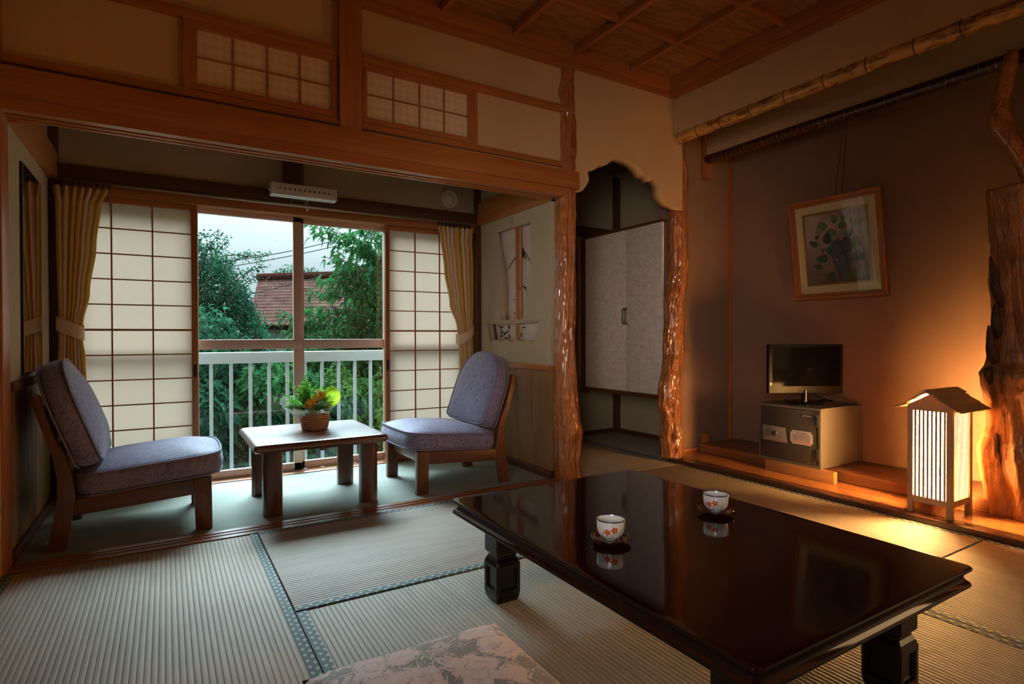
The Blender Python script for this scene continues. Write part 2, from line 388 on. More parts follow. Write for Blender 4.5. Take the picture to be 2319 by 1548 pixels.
# coffered ceiling bars
bm = bmesh.new()
for i in range(8): x = 2.63 - .45 * i; addbox(bm, x, x + .032, -.95, 2.88, 2.655, 2.70, .003)
o = struct(fin(bm, 'trim_1', W['y'], smooth=True))
bm = bmesh.new()
for i in range(8): y = 2.42 - .452 * i; addbox(bm, -.55, 3.07, y, y + .032, 2.660, 2.70, .003)
struct(fin(bm, 'trim_2', W['x'], smooth=True))
# cornice
struct(boxes('trim_3', W['x'], [(-.55, 3.09, 2.856, 2.90, 2.568, 2.612), (-.55, 3.09, 2.835, 2.90, 2.612, 2.70)], .003))
struct(boxes('trim_4', W['y'], [(3.035, 3.09, -.98, 2.87, 2.568, 2.612), (3.015, 3.09, -.98, 2.85, 2.612, 2.70)], .003))
# lintel (nageshi), track beam (kamoi), transom rails
struct(box('trim_5', W['x'], -.56, 2.206, 2.825, 2.90, 1.815, 1.927, .006))
bm = bmesh.new(); prof = [(2.842, 1.766), (2.842, 1.822), (2.975, 1.822), (2.975, 1.766), (2.958, 1.766), (2.958, 1.78), (2.932, 1.78), (2.932, 1.766), (2.915, 1.766), (2.915, 1.78), (2.885, 1.78), (2.885, 1.766)]
prism(bm, prof, 'x', -.535, 2.10); struct(fin(bm, 'trim_6', W['x']))
struct(box('trim_7', W['x'], -.55, 2.15, 2.863, 2.905, 2.292, 2.334, .003))
struct(box('trim_8', W['x'], -.55, 2.15, 2.863, 2.905, 1.952, 1.985, .003))
struct(box('trim_9', W['z'], .742, .852, 2.846, 2.95, 1.927, 2.70, .004))
struct(box('trim_10', W['z'], -.60, -.525, 2.85, 2.97, 0, 2.70, .004))
# grooved sill between tatami and carpet
bm = bmesh.new(); prof = [(2.852, -.05), (2.852, 0.004), (2.884, .004), (2.884, -.002), (2.900, -.002), (2.900, .004), (2.922, .004), (2.922, -.002), (2.938, -.002), (2.938, .004), (2.972, .004), (2.972, -.05)]
prism(bm, prof, 'x', -.535, 2.12); struct(fin(bm, 'trim_11', SILL))
# transom windows
def transom(n, x0, x1, z0, z1):
    r = box('window_%d' % n, W['x'], x0, x1, 2.868, 2.90, z1 - .033, z1, .002); struct(r)
    fr = []
    boxes('stile', W['z'], [(x0, x0 + .027, 2.868, 2.90, z0 + .03, z1 - .033), (x1 - .03, x1, 2.868, 2.90, z0 + .03, z1 - .033)], .002, r); box('bottom_rail', W['x'], x0, x1, 2.868, 2.90, z0, z0 + .03, .002, r)
    ix0, ix1, iz0, iz1 = x0 + .027, x1 - .03, z0 + .03, z1 - .033
    box('paper', TPAP, ix0 - .003, ix1 + .003, 2.887, 2.889, iz0 - .003, iz1 + .003, 0, r)
    bars = [(ix0 + (ix1 - ix0) * k / 4 - .0035, ix0 + (ix1 - ix0) * k / 4 + .0035, 2.880, 2.8872, iz0, iz1) for k in (1, 2, 3)]
    bars.append((ix0, ix1, 2.8795, 2.8868, (iz0 + iz1) / 2 - .0035, (iz0 + iz1) / 2 + .0035))
    boxes('lattice', W['x'], bars, 0, r)
# the wall is recessed here by building the transom proud of it
transom(3, .102, .738, 1.988, 2.292); transom(4, .858, 1.492, 1.988, 2.292)
box_l = struct(box('trim_12', W['z'], .075, .102, 2.866, 2.90, 1.985, 2.292, .002))
struct(box('trim_13', W['z'], 1.492, 1.512, 2.866, 2.90, 1.985, 2.292, .002))

# ------------------------------------------------------------------ sunroom
struct(box('floor_sunroom', CARPET, -.60, 2.12, 2.972, 4.02, -.05, .0, 0))
struct(box('ceiling_sunroom', plaster('sunroom_ceiling', (.22, .16, .1)), -.65, 3.8, 2.96, 4.25, 2.45, 2.53, 0))
struct(box('wall_window', PLS, -.65, 2.2, 3.955, 4.15, 1.765, 2.5, 0))
struct(boxes('wall_window_sides', PLS, [(-.95, -.49, 4.03, 4.15, -.3, 1.8), (1.99, 2.24, 4.03, 4.15, -.3, 1.8), (-.95, 2.24, 4.03, 4.15, -.6, -.035)]))
struct(box('wall_sunroom_left', PLS, -.63, -.53, 2.965, 4.06, .70, 2.5, 0))
WAIN = wood('wainscot_boards', (.18, .085, .03), (.29, .15, .055), 'z', .5, .1)
bm = bmesh.new()
for i in range(11): addbox(bm, -.62, -.53, 2.972 + i * .094, 2.972 + i * .094 + .0925, 0, .70, .002)
struct(fin(bm, 'wall_wainscot_left', WAIN, smooth=True))
struct(box('trim_14', DK['y'], -.60, -.512, 2.972, 3.94, .688, .725, .003))
struct(box('baseboard_left', DK['y'], -.60, -.515, 2.972, 3.95, 0, .05, .003))
struct(box('trim_15', W['y'], -.62, -.49, 2.972, 3.93, 1.755, 1.90, .004))
# partition with the ship-shaped opening (cut right through)
sail = [(3.712, 1.686), (3.201, 1.671), (3.206, 1.53), (3.210, 1.387), (3.228, 1.30), (3.244, 1.236), (3.270, 1.16), (3.291, 1.086), (3.308, 1.022), (3.607, 1.022), (3.612, 1.10), (3.614, 1.257), (3.625, 1.35), (3.650, 1.45), (3.680, 1.545), (3.70, 1.61)]
def scal(a, b, n=8): return [(a + (b - a) * (.5 - .5 * math.cos(PI * k / n)), .853 + .026 * math.sin(PI * k / n)) for k in range(n)]
ys = [3.755, 3.608, 3.465, 3.327, 3.178]; bt = []
for a, b in zip(ys, ys[1:]): bt += scal(a, b)
boat = [(3.101, 1.011), (3.808, 1.011)] + bt + [(3.178, .853)]
struct(curve_plate('wall_partition', PLS, [(2.972, .715), (4.06, .715), (4.06, 2.5), (2.972, 2.5)], [sail, boat, [(3.413, 1.695), (3.478, 1.697), (3.478, 1.752), (3.413, 1.746)]], .085, lambda u, v, w: Vector((2.1325 + w, u, v))))
bm = bmesh.new()
for i in range(5): addbox(bm, 2.092, 2.16, 2.972 + i * .205, 2.972 + i * .205 + .2035, 0, .69, .002)
struct(fin(bm, 'wall_wainscot_right', WAIN, smooth=True))
struct(box('trim_16', W['y'], 2.075, 2.12, 2.972, 3.94, .686, .722, .003))
struct(box('baseboard_right', DK['y'], 2.08, 2.12, 2.972, 3.95, 0, .05, .003))
struct(box('trim_17', W['y'], 2.062, 2.16, 2.972, 3.93, 1.757, 1.925, .004))
# picture in the ship-shaped opening
r = thing('ship_shaped_window', (2.15, 3.45, .85), 'ship-shaped wall opening with bamboo mast and ink mountain on paper', 'decorative window')
def loc(o): o.matrix_parent_inverse = Matrix.Translation((-2.15, -3.45, -.85)); return o
m = M('ink_picture_board', .7, .2); v = m.co('Object', (1, .5, 3)); n = m.noise(v, 4, 3, .5, 1.5)
m.color(m.mix(((n * 26).sin() * .5 + .5) * .3, (.72, .62, .54), (.55, .40, .30))); m.translucent(.35, (.8, .72, .65)); INKB = m.m
loc(box('paper_board', INKB, 2.160, 2.163, 3.08, 3.83, .84, 1.76, 0, r))
loc(box('mast', W['z'], 2.125, 2.14, 3.425, 3.452, .868, 1.70, .002, r))
bm = bmesh.new()
tube(bm, [(2.135, 3.385, 1.01), (2.135, 3.392, 1.3), (2.135, 3.388, 1.67)], .007, 8)
for z in (1.09, 1.24, 1.40, 1.55): tube(bm, [(2.135, 3.389, z - .004), (2.135, 3.389, z + .004)], .0095, 8)
loc(fin(bm, 'bamboo_cane', W['z'], r, True))
PB = M('pale_bamboo', .4, .4).color((.48, .36, .24)).m
bm = bmesh.new(); tube(bm, [(2.118, 3.10, 1.012), (2.118, 3.40, 1.004), (2.118, 3.80, 1.006)], .009, 8)
for y in (3.2, 3.33, 3.48, 3.62, 3.73): tube(bm, [(2.118, y - .004, 1.006), (2.118, y + .004, 1.006)], .011, 8)
loc(fin(bm, 'deck_cane', PB, r, True))
bm = bmesh.new(); tube(bm, [(2.12, 3.20, 1.683), (2.12, 3.45, 1.687), (2.12, 3.71, 1.682)], .007, 8)
tube(bm, [(2.12, 3.25, 1.684), (2.12, 3.258, 1.684)], .010, 8); loc(fin(bm, 'yard_cane', PB, r, True))
INK = M('black_ink', .6, .2).color((.006, .005, .005)).m
bm = bmesh.new()
strokes = [[(3.618, 1.39), (3.567, 1.43), (3.51, 1.465), (3.478, 1.50), (3.463, 1.519), (3.45, 1.522)], [(3.44, 1.515), (3.428, 1.524), (3.415, 1.516), (3.405, 1.524), (3.39, 1.50), (3.347, 1.461), (3.308, 1.413)],
           [(3.43, 1.515), (3.425, 1.48), (3.43, 1.455)], [(3.41, 1.51), (3.40, 1.475), (3.395, 1.45)], [(3.40, 1.50), (3.38, 1.47), (3.365, 1.44)], [(3.415, 1.51), (3.41, 1.46)],
           [(3.471, 1.255), (3.45, 1.25), (3.43, 1.252), (3.408, 1.26), (3.385, 1.25), (3.337, 1.244)], [(3.40, 1.255), (3.375, 1.24), (3.36, 1.225)], [(3.45, 1.25), (3.435, 1.238)],
           [(3.44, 1.07), (3.43, 1.075), (3.424, 1.05)], [(3.53, 1.07), (3.515, 1.072)], [(3.53, 1.17), (3.52, 1.172)],
           [(3.76, .99), (3.72, .965), (3.70, .94), (3.66, .93), (3.62, .94), (3.585, .955)], [(3.73, .985), (3.70, .97), (3.68, .985)], [(3.72, .90), (3.68, .91), (3.64, .93), (3.60, .94)], [(3.70, .95), (3.71, .92), (3.73, .90)],
           [(3.60, .985), (3.585, .98), (3.59, .965), (3.61, .97), (3.60, .985)], [(3.60, .92), (3.58, .90), (3.61, .89), (3.60, .92)], [(3.66, .895), (3.645, .885)], [(3.64, .90), (3.63, .885)], [(3.43, .93), (3.43, .90)], [(3.41, .97), (3.37, .965)]]
for s in strokes:
    p = catmull([(2.1585, y, z) for y, z in s], 4); n = len(p)
    tube(bm, p, [.0012 + .0030 * math.sin(PI * (i + .6) / (n + .2)) for i in range(n)], 5)
loc(fin(bm, 'ink_drawing', INK, r))

# window wall timbers
struct(box('trim_18', DK['x'], -.53, 2.09, 3.93, 3.97, 1.778, 1.852, .003))
struct(box('trim_19', W['x'], -.53, 2.09, 3.94, 4.10, 1.705, 1.772, .003))
struct(box('trim_20', DK['z'], .665, .785, 3.925, 3.97, 1.852, 2.45, .003))
struct(box('trim_21', DK['z'], -.53, -.49, 3.90, 3.97, 0, 2.45, .003))
struct(box('trim_22', DK['z'], 2.055, 2.09, 3.90, 3.97, 0, 2.45, .003))
struct(box('trim_23', SILL, -.50, 2.06, 3.955, 4.06, -.04, .006, .002))
# aluminium sashes: four glazed leaves
DROP = M('raindrop', .05, .5); DROP.b.inputs['Transmission Weight'].default_value = .9; DROP.color((.9, .95, .95)); DROP = DROP.m
def sash(n, x0, x1, y):
    r = boxes('window_%d' % n, ALU, [(x0, x1, y, y + .028, 1.675, 1.715), (x0, x1, y, y + .028, .008, .058), (x0, x1, y - .002, y + .026, .826, .888), (x0, x0 + .052, y, y + .028, .008, 1.715), (x1 - .052, x1, y, y + .028, .008, 1.715)], .002)
    struct(r)
    boxes('pane', GLASS, [(x0 + .03, x1 - .03, y + .011, y + .014, .05, .83), (x0 + .03, x1 - .03, y + .011, y + .014, .88, 1.68)], 0, r)
    return r
sashes = [sash(5, -.46, .18, 4.072), sash(6, .125, .790, 4.038), sash(7, .760, 1.425, 4.072), sash(8, 1.375, 1.99, 4.038)]
def drops(parent, x0, x1, y, seed, dens):
    rng = random.Random(seed); bm = bmesh.new()
    for z0, z1 in ((.06, .82), (.89, 1.67)):
        for k in range(int(dens * (z1 - z0))):
            x = rng.uniform(x0 + .04, x1 - .04); z = rng.uniform(z0, z1); q = rng.random() ** 3 * .0016 + .0007
            m_ = Matrix.Translation((x, y, z)) @ Matrix.Diagonal((q, q * .5, q * rng.uniform(1, 1.5), 1))
            bmesh.ops.create_icosphere(bm, subdivisions=1, radius=1, matrix=m_)
    o = fin(bm, 'raindrops', DROP, parent, True); o['kind'] = 'stuff'
drops(sashes[1], .152, .79, 4.053, 3, 1100); drops(sashes[2], .765, 1.40, 4.087, 4, 600)

# shoji screens
def shoji(name, x0, x1, label, pull_x):
    y = 3.985
    r = thing(name, ((x0 + x1) / 2, y, .008), label, 'shoji screen')
    def L(o): o.matrix_parent_inverse = Matrix.Translation((-(x0 + x1) / 2, -y, -.008)); return o
    L(box('stile', W['z'], x0, x0 + .033, y - .014, y + .014, .008, 1.703, .002, r)); L(box('stile', W['z'], x1 - .033, x1, y - .014, y + .014, .008, 1.703, .002, r))
    L(box('top_rail', W['x'], x0 + .033, x1 - .033, y - .013, y + .013, 1.671, 1.703, .002, r)); L(box('bottom_rail', W['x'], x0 + .033, x1 - .033, y - .013, y + .013, .008, .078, .002, r))
    a, b = x0 + .033, x1 - .033
    bars = [(a + (b - a) * k / 3 - .004, a + (b - a) * k / 3 + .004, y - .011, y - .0005, .078, 1.671) for k in (1, 2)]
    for k in range(1, 11):
        z = 1.671 - .1448 * k; h = .006 if k == 5 else .0035; bars.append((a, b, y - .0105, y - .0004, z - h, z + h))
    L(boxes('lattice', W['x'], bars, 0, r)); L(box('paper', PAPER, a - .002, b + .002, y, y + .0012, .076, 1.673, 0, r))
    L(box('finger_pull', BLACKM, pull_x - .009, pull_x + .009, y - .016, y - .013, .66, .74, .001, r))
shoji('shoji_screen', -.49, .172, 'wide white paper shoji screen left of the garden window, beside the larger curtain', .155)
shoji('shoji_screen', 1.350, 2.005, 'white paper shoji screen right of the garden window, behind the right-hand chair', 1.366)

# ------------------------------------------------------------------ passage niche behind the arch
struct(box('wall_niche_back', PLS, 2.1, 3.8, 4.15, 4.25, -.05, 2.5, 0))
struct(box('wall_niche_right', PLS, 3.69, 3.80, 3.06, 4.25, -.05, 2.5, 0))
struct(box('trim_24', DK['x'], 2.18, 3.69, 4.09, 4.16, 1.81, 1.90, .003))
struct(box('trim_25', DK['z'], 3.64, 3.70, 4.10, 4.16, 0, 2.4, .003))
struct(box('trim_26', DK['x'], 2.18, 3.69, 4.125, 4.155, 0, .035, .002)); struct(box('trim_27', DK['y'], 3.665, 3.695, 3.06, 4.12, 0, .035, .002))
# shell outside so that no daylight leaks in
SHELL = plaster('outer_wall', (.45, .42, .36))
struct(boxes('wall_outer', SHELL, [(-1.0, 4.3, -1.2, 4.28, 2.76, 2.9), (4.1, 4.3, -1.2, 4.28, -.3, 2.8), (-1.0, 4.3, -1.25, -1.10, -.3, 2.8), (-.70, -.64, .55, 4.2, -.3, 2.8), (2.2, 4.3, 4.25, 4.33, -.3, 2.8)]))

# ------------------------------------------------------------------ tokonoma alcove
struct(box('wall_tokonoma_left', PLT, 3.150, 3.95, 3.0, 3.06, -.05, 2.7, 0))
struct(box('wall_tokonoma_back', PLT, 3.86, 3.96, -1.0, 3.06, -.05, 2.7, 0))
struct(box('wall_tokonoma_upper', PL, 3.53, 3.56, -1.0, 3.0, 2.27, 2.7, 0))
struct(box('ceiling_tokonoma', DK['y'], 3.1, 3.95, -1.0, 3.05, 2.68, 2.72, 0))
struct(box('floor_tokonoma', BOARD, 3.19, 3.90, -1.0, 3.02, -.05, .030, 0))
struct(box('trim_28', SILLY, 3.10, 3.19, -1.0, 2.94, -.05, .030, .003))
struct(box('trim_29', W['z'], 3.84, 3.865, 2.975, 3.005, .03, 2.7, .002))
struct(box('trim_30', W['x'], 3.20, 3.86, 2.985, 3.004, .03, .055, .002))
struct(box('trim_31', W['z'], 3.515, 3.585, 2.955, 3.0, 2.10, 2.66, .003))
struct(box('trim_32', W['z'], 3.52, 3.58, 2.955, 3.0, .03, .16, .003))
OLD = wood('old_plank', (.12, .045, .016), (.30, .12, .04), 'y', .35, .4)
pb = box('platform_plank', OLD, 3.445, 3.858, -.6, 2.95, .031, .094, .004)
struct(pb); pb.name = 'trim_33'
# bamboo lintel
bm = bmesh.new(); rr = []; pts = []
y = 2.93; nodes = [2.82, 2.66, 2.47, 2.25, 2.02, 1.79, 1.57, 1.35, 1.16, .93, .68, .4, .1, -.25, -.6]
yy = 2.94
while yy > -.95:
    d = min(abs(yy - q) for q in nodes); b = .0035 * math.exp(-(d / .008) ** 2) - .002 * math.exp(-((d - .012) / .006) ** 2)
    pts.append((3.105, yy, 2.296)); rr.append(.040 + b); yy -= .006
tube(bm, pts, rr, 24)
tag(fin(bm, 'bamboo_lintel', BAMB, smooth='all'), 'thick mottled bamboo pole spanning the top of the alcove opening', 'bamboo pole')
bl = bpy.data.objects['bamboo_lintel']; NODE = M('bamboo_node_scar', .5, .3).color((.05, .02, .008)).m
for q in nodes:
    bm = bmesh.new(); tube(bm, [(3.105, q - .0022, 2.296), (3.105, q + .0022, 2.296)], .0442, 24); fin(bm, 'node_ring', NODE, bl, True)
bm = bmesh.new(); pts = []; rr = []; yy = 2.96
while yy > -.9:
    pts.append((3.535 + .004 * math.sin(yy * 5), yy, 2.245)); rr.append(.034 + .002 * noise.noise((0, yy * 30, 3))); yy -= .012
tube(bm, pts, rr, 20)
tag(fin(bm, 'alcove_pole', DPOLE, smooth='all'), 'dark ringed wooden pole along the bottom of the inner alcove wall, behind the bamboo', 'wooden pole')

# ------------------------------------------------------------------ burl posts
def burl_post(name, mat, tab, cy, ry, seed, feats, z0, z1, sq=2.0, lump=.012, n=72, dz=.011):
    bm = bmesh.new(); rings = []; z = z0
    while z <= z1:
        cx, r = interp(tab, z); ring = []
        for k in range(n):
            a = 2 * PI * k / n; c, s = math.cos(a), math.sin(a)
            q = (abs(c) ** sq + abs(s) ** sq) ** (-1 / sq)
            d = Vector((c * 2.2, s * 2.2, z * 3.0 + seed))
            h = noise.noise(d * 1.2) * lump * .6 + (.5 - abs(noise.noise(Vector((c * 3, s * 3, z * 6 + seed * 2 + 1.5 * noise.noise(d * 2)))))) * lump
            h += noise.noise(Vector((c * 9, s * 9, z * 12 + seed))) * lump * .35
            for fa, fz, wa, wz, dep in feats:
                da = (a - fa + PI) % (2 * PI) - PI
                h += dep * math.exp(-(da / wa) ** 2 - abs((z - fz) / wz) ** 4 if wz > .08 else -(da / wa) ** 2 - ((z - fz) / wz) ** 2)
            ring.append(Vector((cx + (r * q + h - lump * .4) * c, cy + (r * ry * q + h - lump * .4) * s, z)))
        rings.append(ring); z += dz
    loft(bm, rings)
    return fin(bm, name, mat, smooth='all')
FD = -PI / 2 - .5      # direction from the post towards the viewer, about
P1 = [(2.57, 2.166, .052), (2.41, 2.155, .055), (2.293, 2.16, .051), (2.21, 2.163, .057), (2.09, 2.165, .057), (1.96, 2.164, .055), (1.82, 2.162, .056), (1.57, 2.158, .056), (1.24, 2.158, .056), (.963, 2.155, .055), (.63, 2.158, .062), (.517, 2.160, .068), (.406, 2.164, .071), (.307, 2.175, .077), (.209, 2.176, .075), (.097, 2.173, .073), (0, 2.181, .076)]
f1 = [(-.15, 2.375, .35, .028, .026), (PI + .3, 2.41, .4, .03, .012), (FD + .05, 2.255, .30, .035, -.026), (FD + .05, 2.255, .55, .06, .012), (-.2, 2.10, .3, .025, .018), (-.3, 1.66, .3, .02, .012), (FD + .5, .93, .12, .05, -.02), (FD + .8, .22, .16, .06, -.028), (FD - .6, .5, .12, .3, -.008), (FD - .5, 1.35, .12, .03, -.014), (-.3, .28, .5, .07, .012)]
o = burl_post('burl_post', BURL1, P1, 2.905, 1.0, 3, f1, 0, 2.60, 3.2, .013)
tag(o, 'glossy knotted orange-brown tree-trunk post at the right end of the lintel', 'wooden post')
P2 = [(2.28, 3.172, .044), (2.062, 3.200, .060), (1.935, 3.206, .059), (1.805, 3.197, .062), (1.613, 3.197, .065), (1.421, 3.203, .069), (1.291, 3.186, .070), (1.162, 3.156, .073), (1.034, 3.156, .067), (.89, 3.147, .071), (.778, 3.152, .073), (.683, 3.133, .075), (.524, 3.105, .077), (.397, 3.109, .079), (.267, 3.133, .071), (.139, 3.133, .082), (0.0, 3.129, .079)]
f2 = [(FD + .75, 2.16, .13, .18, -.04), (FD + .85, 1.90, .12, .13, -.04), (FD + .9, 1.70, .1, .05, -.03), (FD + .1, 1.26, .12, .02, -.035), (FD - .4, .78, .1, .1, -.028), (FD + .5, .58, .2, .018, -.022), (FD - .3, .40, .3, .02, -.02), (FD - .25, .18, .28, .03, -.045), (FD + .1, .07, .22, .02, -.035), (FD + .5, .30, .12, .03, -.02), (FD, .45, .5, .05, .012), (FD + .3, 1.05, .5, .05, .01), (FD - .3, .62, .5, .04, .01)]
o = burl_post('burl_post', BURL2, P2, 2.935, .95, 11, f2, .0315, 2.32, 2.0, .024)
tag(o, 'gnarled twisting glossy trunk post at the left corner of the alcove', 'wooden post')

# big driftwood trunk, right of the lantern
TX, TY = 3.57, 1.085
TR = [(1.609, .154), (1.566, .150), (1.458, .135), (1.33, .124), (1.244, .135), (1.158, .139), (1.05, .122), (.9, .135), (.781, .143), (.706, .170), (.641, .162), (.577, .15), (.469, .15), (.404, .161), (.361, .175), (.297, .178), (.21, .172), (.146, .161), (.016, .156)]
LD = math.atan2(.519, -.855)                          # towards the left edge as the room sees it
root = thing('driftwood_trunk', (TX, TY, .03), 'massive gnarled driftwood trunk standing right of the glowing lantern', 'tree trunk')
feats = [(FD - .1, 1.42, .12, .09, -.035), (FD + .5, 1.2, .15, .3, -.02), (FD - .5, 1.1, .2, .2, .012), (FD + .35, .95, .2, .05, -.03), (FD + .2, .75, .25, .2, .015), (FD - .3, .5, .2, .15, -.015), (FD + .3, .15, .3, .1, -.03), (FD - .2, .3, .3, .12, .016), (FD + .9, .5, .3, .3, -.02)]
bm = bmesh.new(); rings = []; z = .031; N = 96
while z <= 1.625:
    r_, = interp(TR, z); ring = []
    for k in range(N):
        a = 2 * PI * k / N; c, s = math.cos(a), math.sin(a); tw = z * .8
        h = (.5 - abs(noise.noise(Vector((math.cos(a + tw) * 2.5, math.sin(a + tw) * 2.5, z * 1.6 + 5))))) * .045 - .022
        h += noise.noise(Vector((math.cos(a + tw) * 7, math.sin(a + tw) * 7, z * 4))) * .012
        for fa, fz, wa, wz, dep in feats:
            da = (a - fa + PI) % (2 * PI) - PI; h += dep * math.exp(-(da / wa) ** 2 - ((z - fz) / wz) ** 2)
        edge = math.exp(-(((a - LD + PI) % (2 * PI) - PI) / .4) ** 2)
        h *= 1 - .7 * edge
        ring.append(Vector(((r_ + h) * c, (r_ + h) * s, z - .03)))
    rings.append(ring); z += .012
# broken top ledge rises towards the back
for k in range(N): rings[-1][k].z += .03 * noise.noise(Vector((rings[-1][k].x * 9, rings[-1][k].y * 9, 2)))
loft(bm, rings); fin(bm, 'trunk', TRUNK, root, 'all')
def branch(name, mat, pts, rad, par, n=24, lump=.006):
    bm = bmesh.new(); P = catmull(pts, 8); R = [interp([(i / (len(rad) - 1), q) for i, q in enumerate(rad)], j / (len(P) - 1))[0] for j in range(len(P))]
    tube(bm, P, R, n)
    for v in bm.verts:
        q = noise.noise(v.co * 14) * lump + noise.noise(v.co * 35) * lump * .4; v.co += Vector((q, q * .6, q * .3))
    return fin(bm, name, mat, par, 'all')
def W2(x, y, z): return (x - TX, y - TY, z - .03)
branch('hooked_branch', BURL2, [W2(3.55, 1.03, 1.55), W2(3.50, 1.045, 1.68), W2(3.465, 1.09, 1.80), W2(3.455, 1.135, 1.90), W2(3.455, 1.145, 2.0), W2(3.46, 1.125, 2.12), W2(3.465, 1.105, 2.235), W2(3.466, 1.105, 2.262)], [.06, .042, .036, .042, .046, .036, .036, .028, .012], root)
branch('forked_branch', TRUNK, [W2(3.56, 1.0, 1.55), W2(3.53, .97, 1.72), W2(3.50, .95, 1.86), W2(3.49, .93, 2.0)], [.10, .09, .075, .05, .03], root, lump=.02)
def spike(pts, w_, mat, par):
    """a torn splinter: flattened cone"""
    bm = bmesh.new(); P = catmull([W2(*p) for p in pts], 5); n = 10; rings = []
    vdir = Vector((.519, .855, 0)); 
    for i, p in enumerate(P):
        t = i / (len(P) - 1); a = w_ * (1 - t) ** .7 + .0015; tg = (P[min(i + 1, len(P) - 1)] - P[max(i - 1, 0)]).normalized(); side = tg.cross(vdir).normalized()
        rings.append([p + side * math.cos(2 * PI * k / n) * a + vdir * math.sin(2 * PI * k / n) * a * 1.3 for k in range(n)])
    loft(bm, rings)
    for v in bm.verts: v.co += Vector((1, .5, .4)) * noise.noise(v.co * 30) * .006
    return fin(bm, 'splinter', mat, par, 'all')
def LE(off, z, d=0): return (TX - .855 * off + d * -.519, TY + .519 * off + d * -.855, z)
spike([LE(.07, .70), LE(.15, .80), LE(.165, .88), LE(.172, .955)], .024, DARKROT, root)
spike([LE(.07, 1.0), LE(.13, 1.12), LE(.145, 1.20), LE(.165, 1.285)], .026, DARKROT, root)
spike([LE(.13, .66), LE(.165, .70), LE(.176, .735), LE(.150, .748)], .022, DARKROT, root)
spike([LE(.13, .24, .03), LE(.172, .34, .03), LE(.168, .40, .03), LE(.158, .435, .03)], .024, TRUNK, root)
spike([LE(.11, .88), LE(.135, .95), LE(.14, 1.02), LE(.135, 1.06)], .022, DARKROT, root)

# ================================================================== TATAMI
def mat_(x0, x1, y0, y1, along, label, edges, raise_=0):
    r = thing('tatami_mat', ((x0 + x1) / 2, (y0 + y1) / 2, -.05), label, 'tatami mat', 'tatami mats on the floor')
    cx, cy = (x0 + x1) / 2, (y0 + y1) / 2; zt = .05 + raise_
    bm = bmesh.new(); addbox(bm, x0 - cx + .0015, x1 - cx - .0015, y0 - cy + .0015, y1 - cy - .0015, .0, zt, .005)
    fin(bm, 'rush_surface', TATX if along == 'x' else TATY, r, True)
    for e in edges:
        bm = bmesh.new(); h = .033
        if e == 'L': addbox(bm, x0 - cx + .001, x0 - cx + h, y0 - cy + .001, y1 - cy - .001, .01, zt + .0012, .0008)
        if e == 'R': addbox(bm, x1 - cx - h, x1 - cx - .001, y0 - cy + .001, y1 - cy - .001, .01, zt + .0012, .0008)
        if e == 'F': addbox(bm, x0 - cx + .001, x1 - cx - .001, y0 - cy + .001, y0 - cy + h, .01, zt + .0012, .0008)
        if e == 'B': addbox(bm, x0 - cx + .001, x1 - cx - .001, y1 - cy - h, y1 - cy - .001, .01, zt + .0012, .0008)
        for v in bm.verts:
            pass
        fin(bm, 'cloth_edging', HERX if e in 'FB' else HERY, r, True)
    return r
mat_(XL + .002, .357, 1.062, 2.849, 'y', 'tatami mat at the left foreground, ribs running towards the left-hand chair', 'LR')
mat_(.3585, 2.130, 1.962, 2.849, 'x', 'brightly lit tatami mat lying along the wooden sill in front of the coffee table', 'FB', .004)
mat_(.3585, 1.293, .185, 1.960, 'y', 'tatami mat under the pink floor cushion', 'LR')
mat_(1.2945, 2.130, .185, 1.960, 'y', 'tatami mat lying under the lacquered low table', 'LR')
mat_(2.1315, 3.098, 1.072, 2.823, 'y', 'long tatami mat along the alcove edge, lit golden by the lantern', 'LR', .002)
mat_(2.1315, 3.098, -.70, 1.070, 'y', 'tatami mat at the right edge beyond the near corner of the lacquered table', 'LR')
mat_(XL + .002, .357, -.93, 1.060, 'y', 'tatami mat nearest the camera on the far left', 'LR')
mat_(.3585, 2.130, -.93, .183, 'x', 'tatami mat beneath the camera in front of the pink cushion', 'FB')
mat_(2.182, 3.098, 2.826, 4.148, 'y', 'orange-lit tatami mat in the passage between the two burl posts', 'R')
mat_(3.099, 3.688, 3.062, 4.148, 'y', 'dim tatami mat under the wall cupboard', 'L')

# ================================================================== LOW LACQUERED TABLE
T = thing('low_table', (1.28, 1.22, .0015), 'large low dark maroon lacquered table with moulded edge', 'table')
hx, hy = .425, .612
def edge_ring(ins, z, r=.02):
    pts = []; a, b = hx - ins, hy - ins
    for cx, cy, a0 in ((a - r, b - r, 0), (-a + r, b - r, PI / 2), (-a + r, -b + r, PI), (a - r, -b + r, 1.5 * PI)):
        for k in range(6): t = a0 + PI / 2 * k / 5; pts.append(Vector((cx + r * math.cos(t), cy + r * math.sin(t), z)))
    return pts
bm = bmesh.new()
prof = [(.10, .279), (.012, .279), (.004, .281), (.001, .285), (.003, .291), (.010, .297), (.014, .304), (.013, .311), (.007, .318), (.001, .322), (0, .326), (.002, .3295), (.006, .330), (.02, .330)]
loft(bm, [edge_ring(i, z) for i, z in prof]); bmesh.ops.recalc_face_normals(bm, faces=bm.faces[:])
for f in bm.faces: f.material_index = 0 if f.normal.z > .5 else 1
EDGE = M('matte_table_edge', .45, .1).color((.016, .007, .004)).m  # matte dark finish on the sides, duller than the top
fin(bm, 'tabletop', [LACQ, EDGE], T, True)
bm = bmesh.new()
for b in ((-.36, .36, -.545, -.525), (-.36, .36, .525, .545), (-.36, -.34, -.525, .525), (.34, .36, -.525, .525)): addbox(bm, *b, .235, .279, .004)
fin(bm, 'apron', BLAQ, T, True)
bm = bmesh.new()
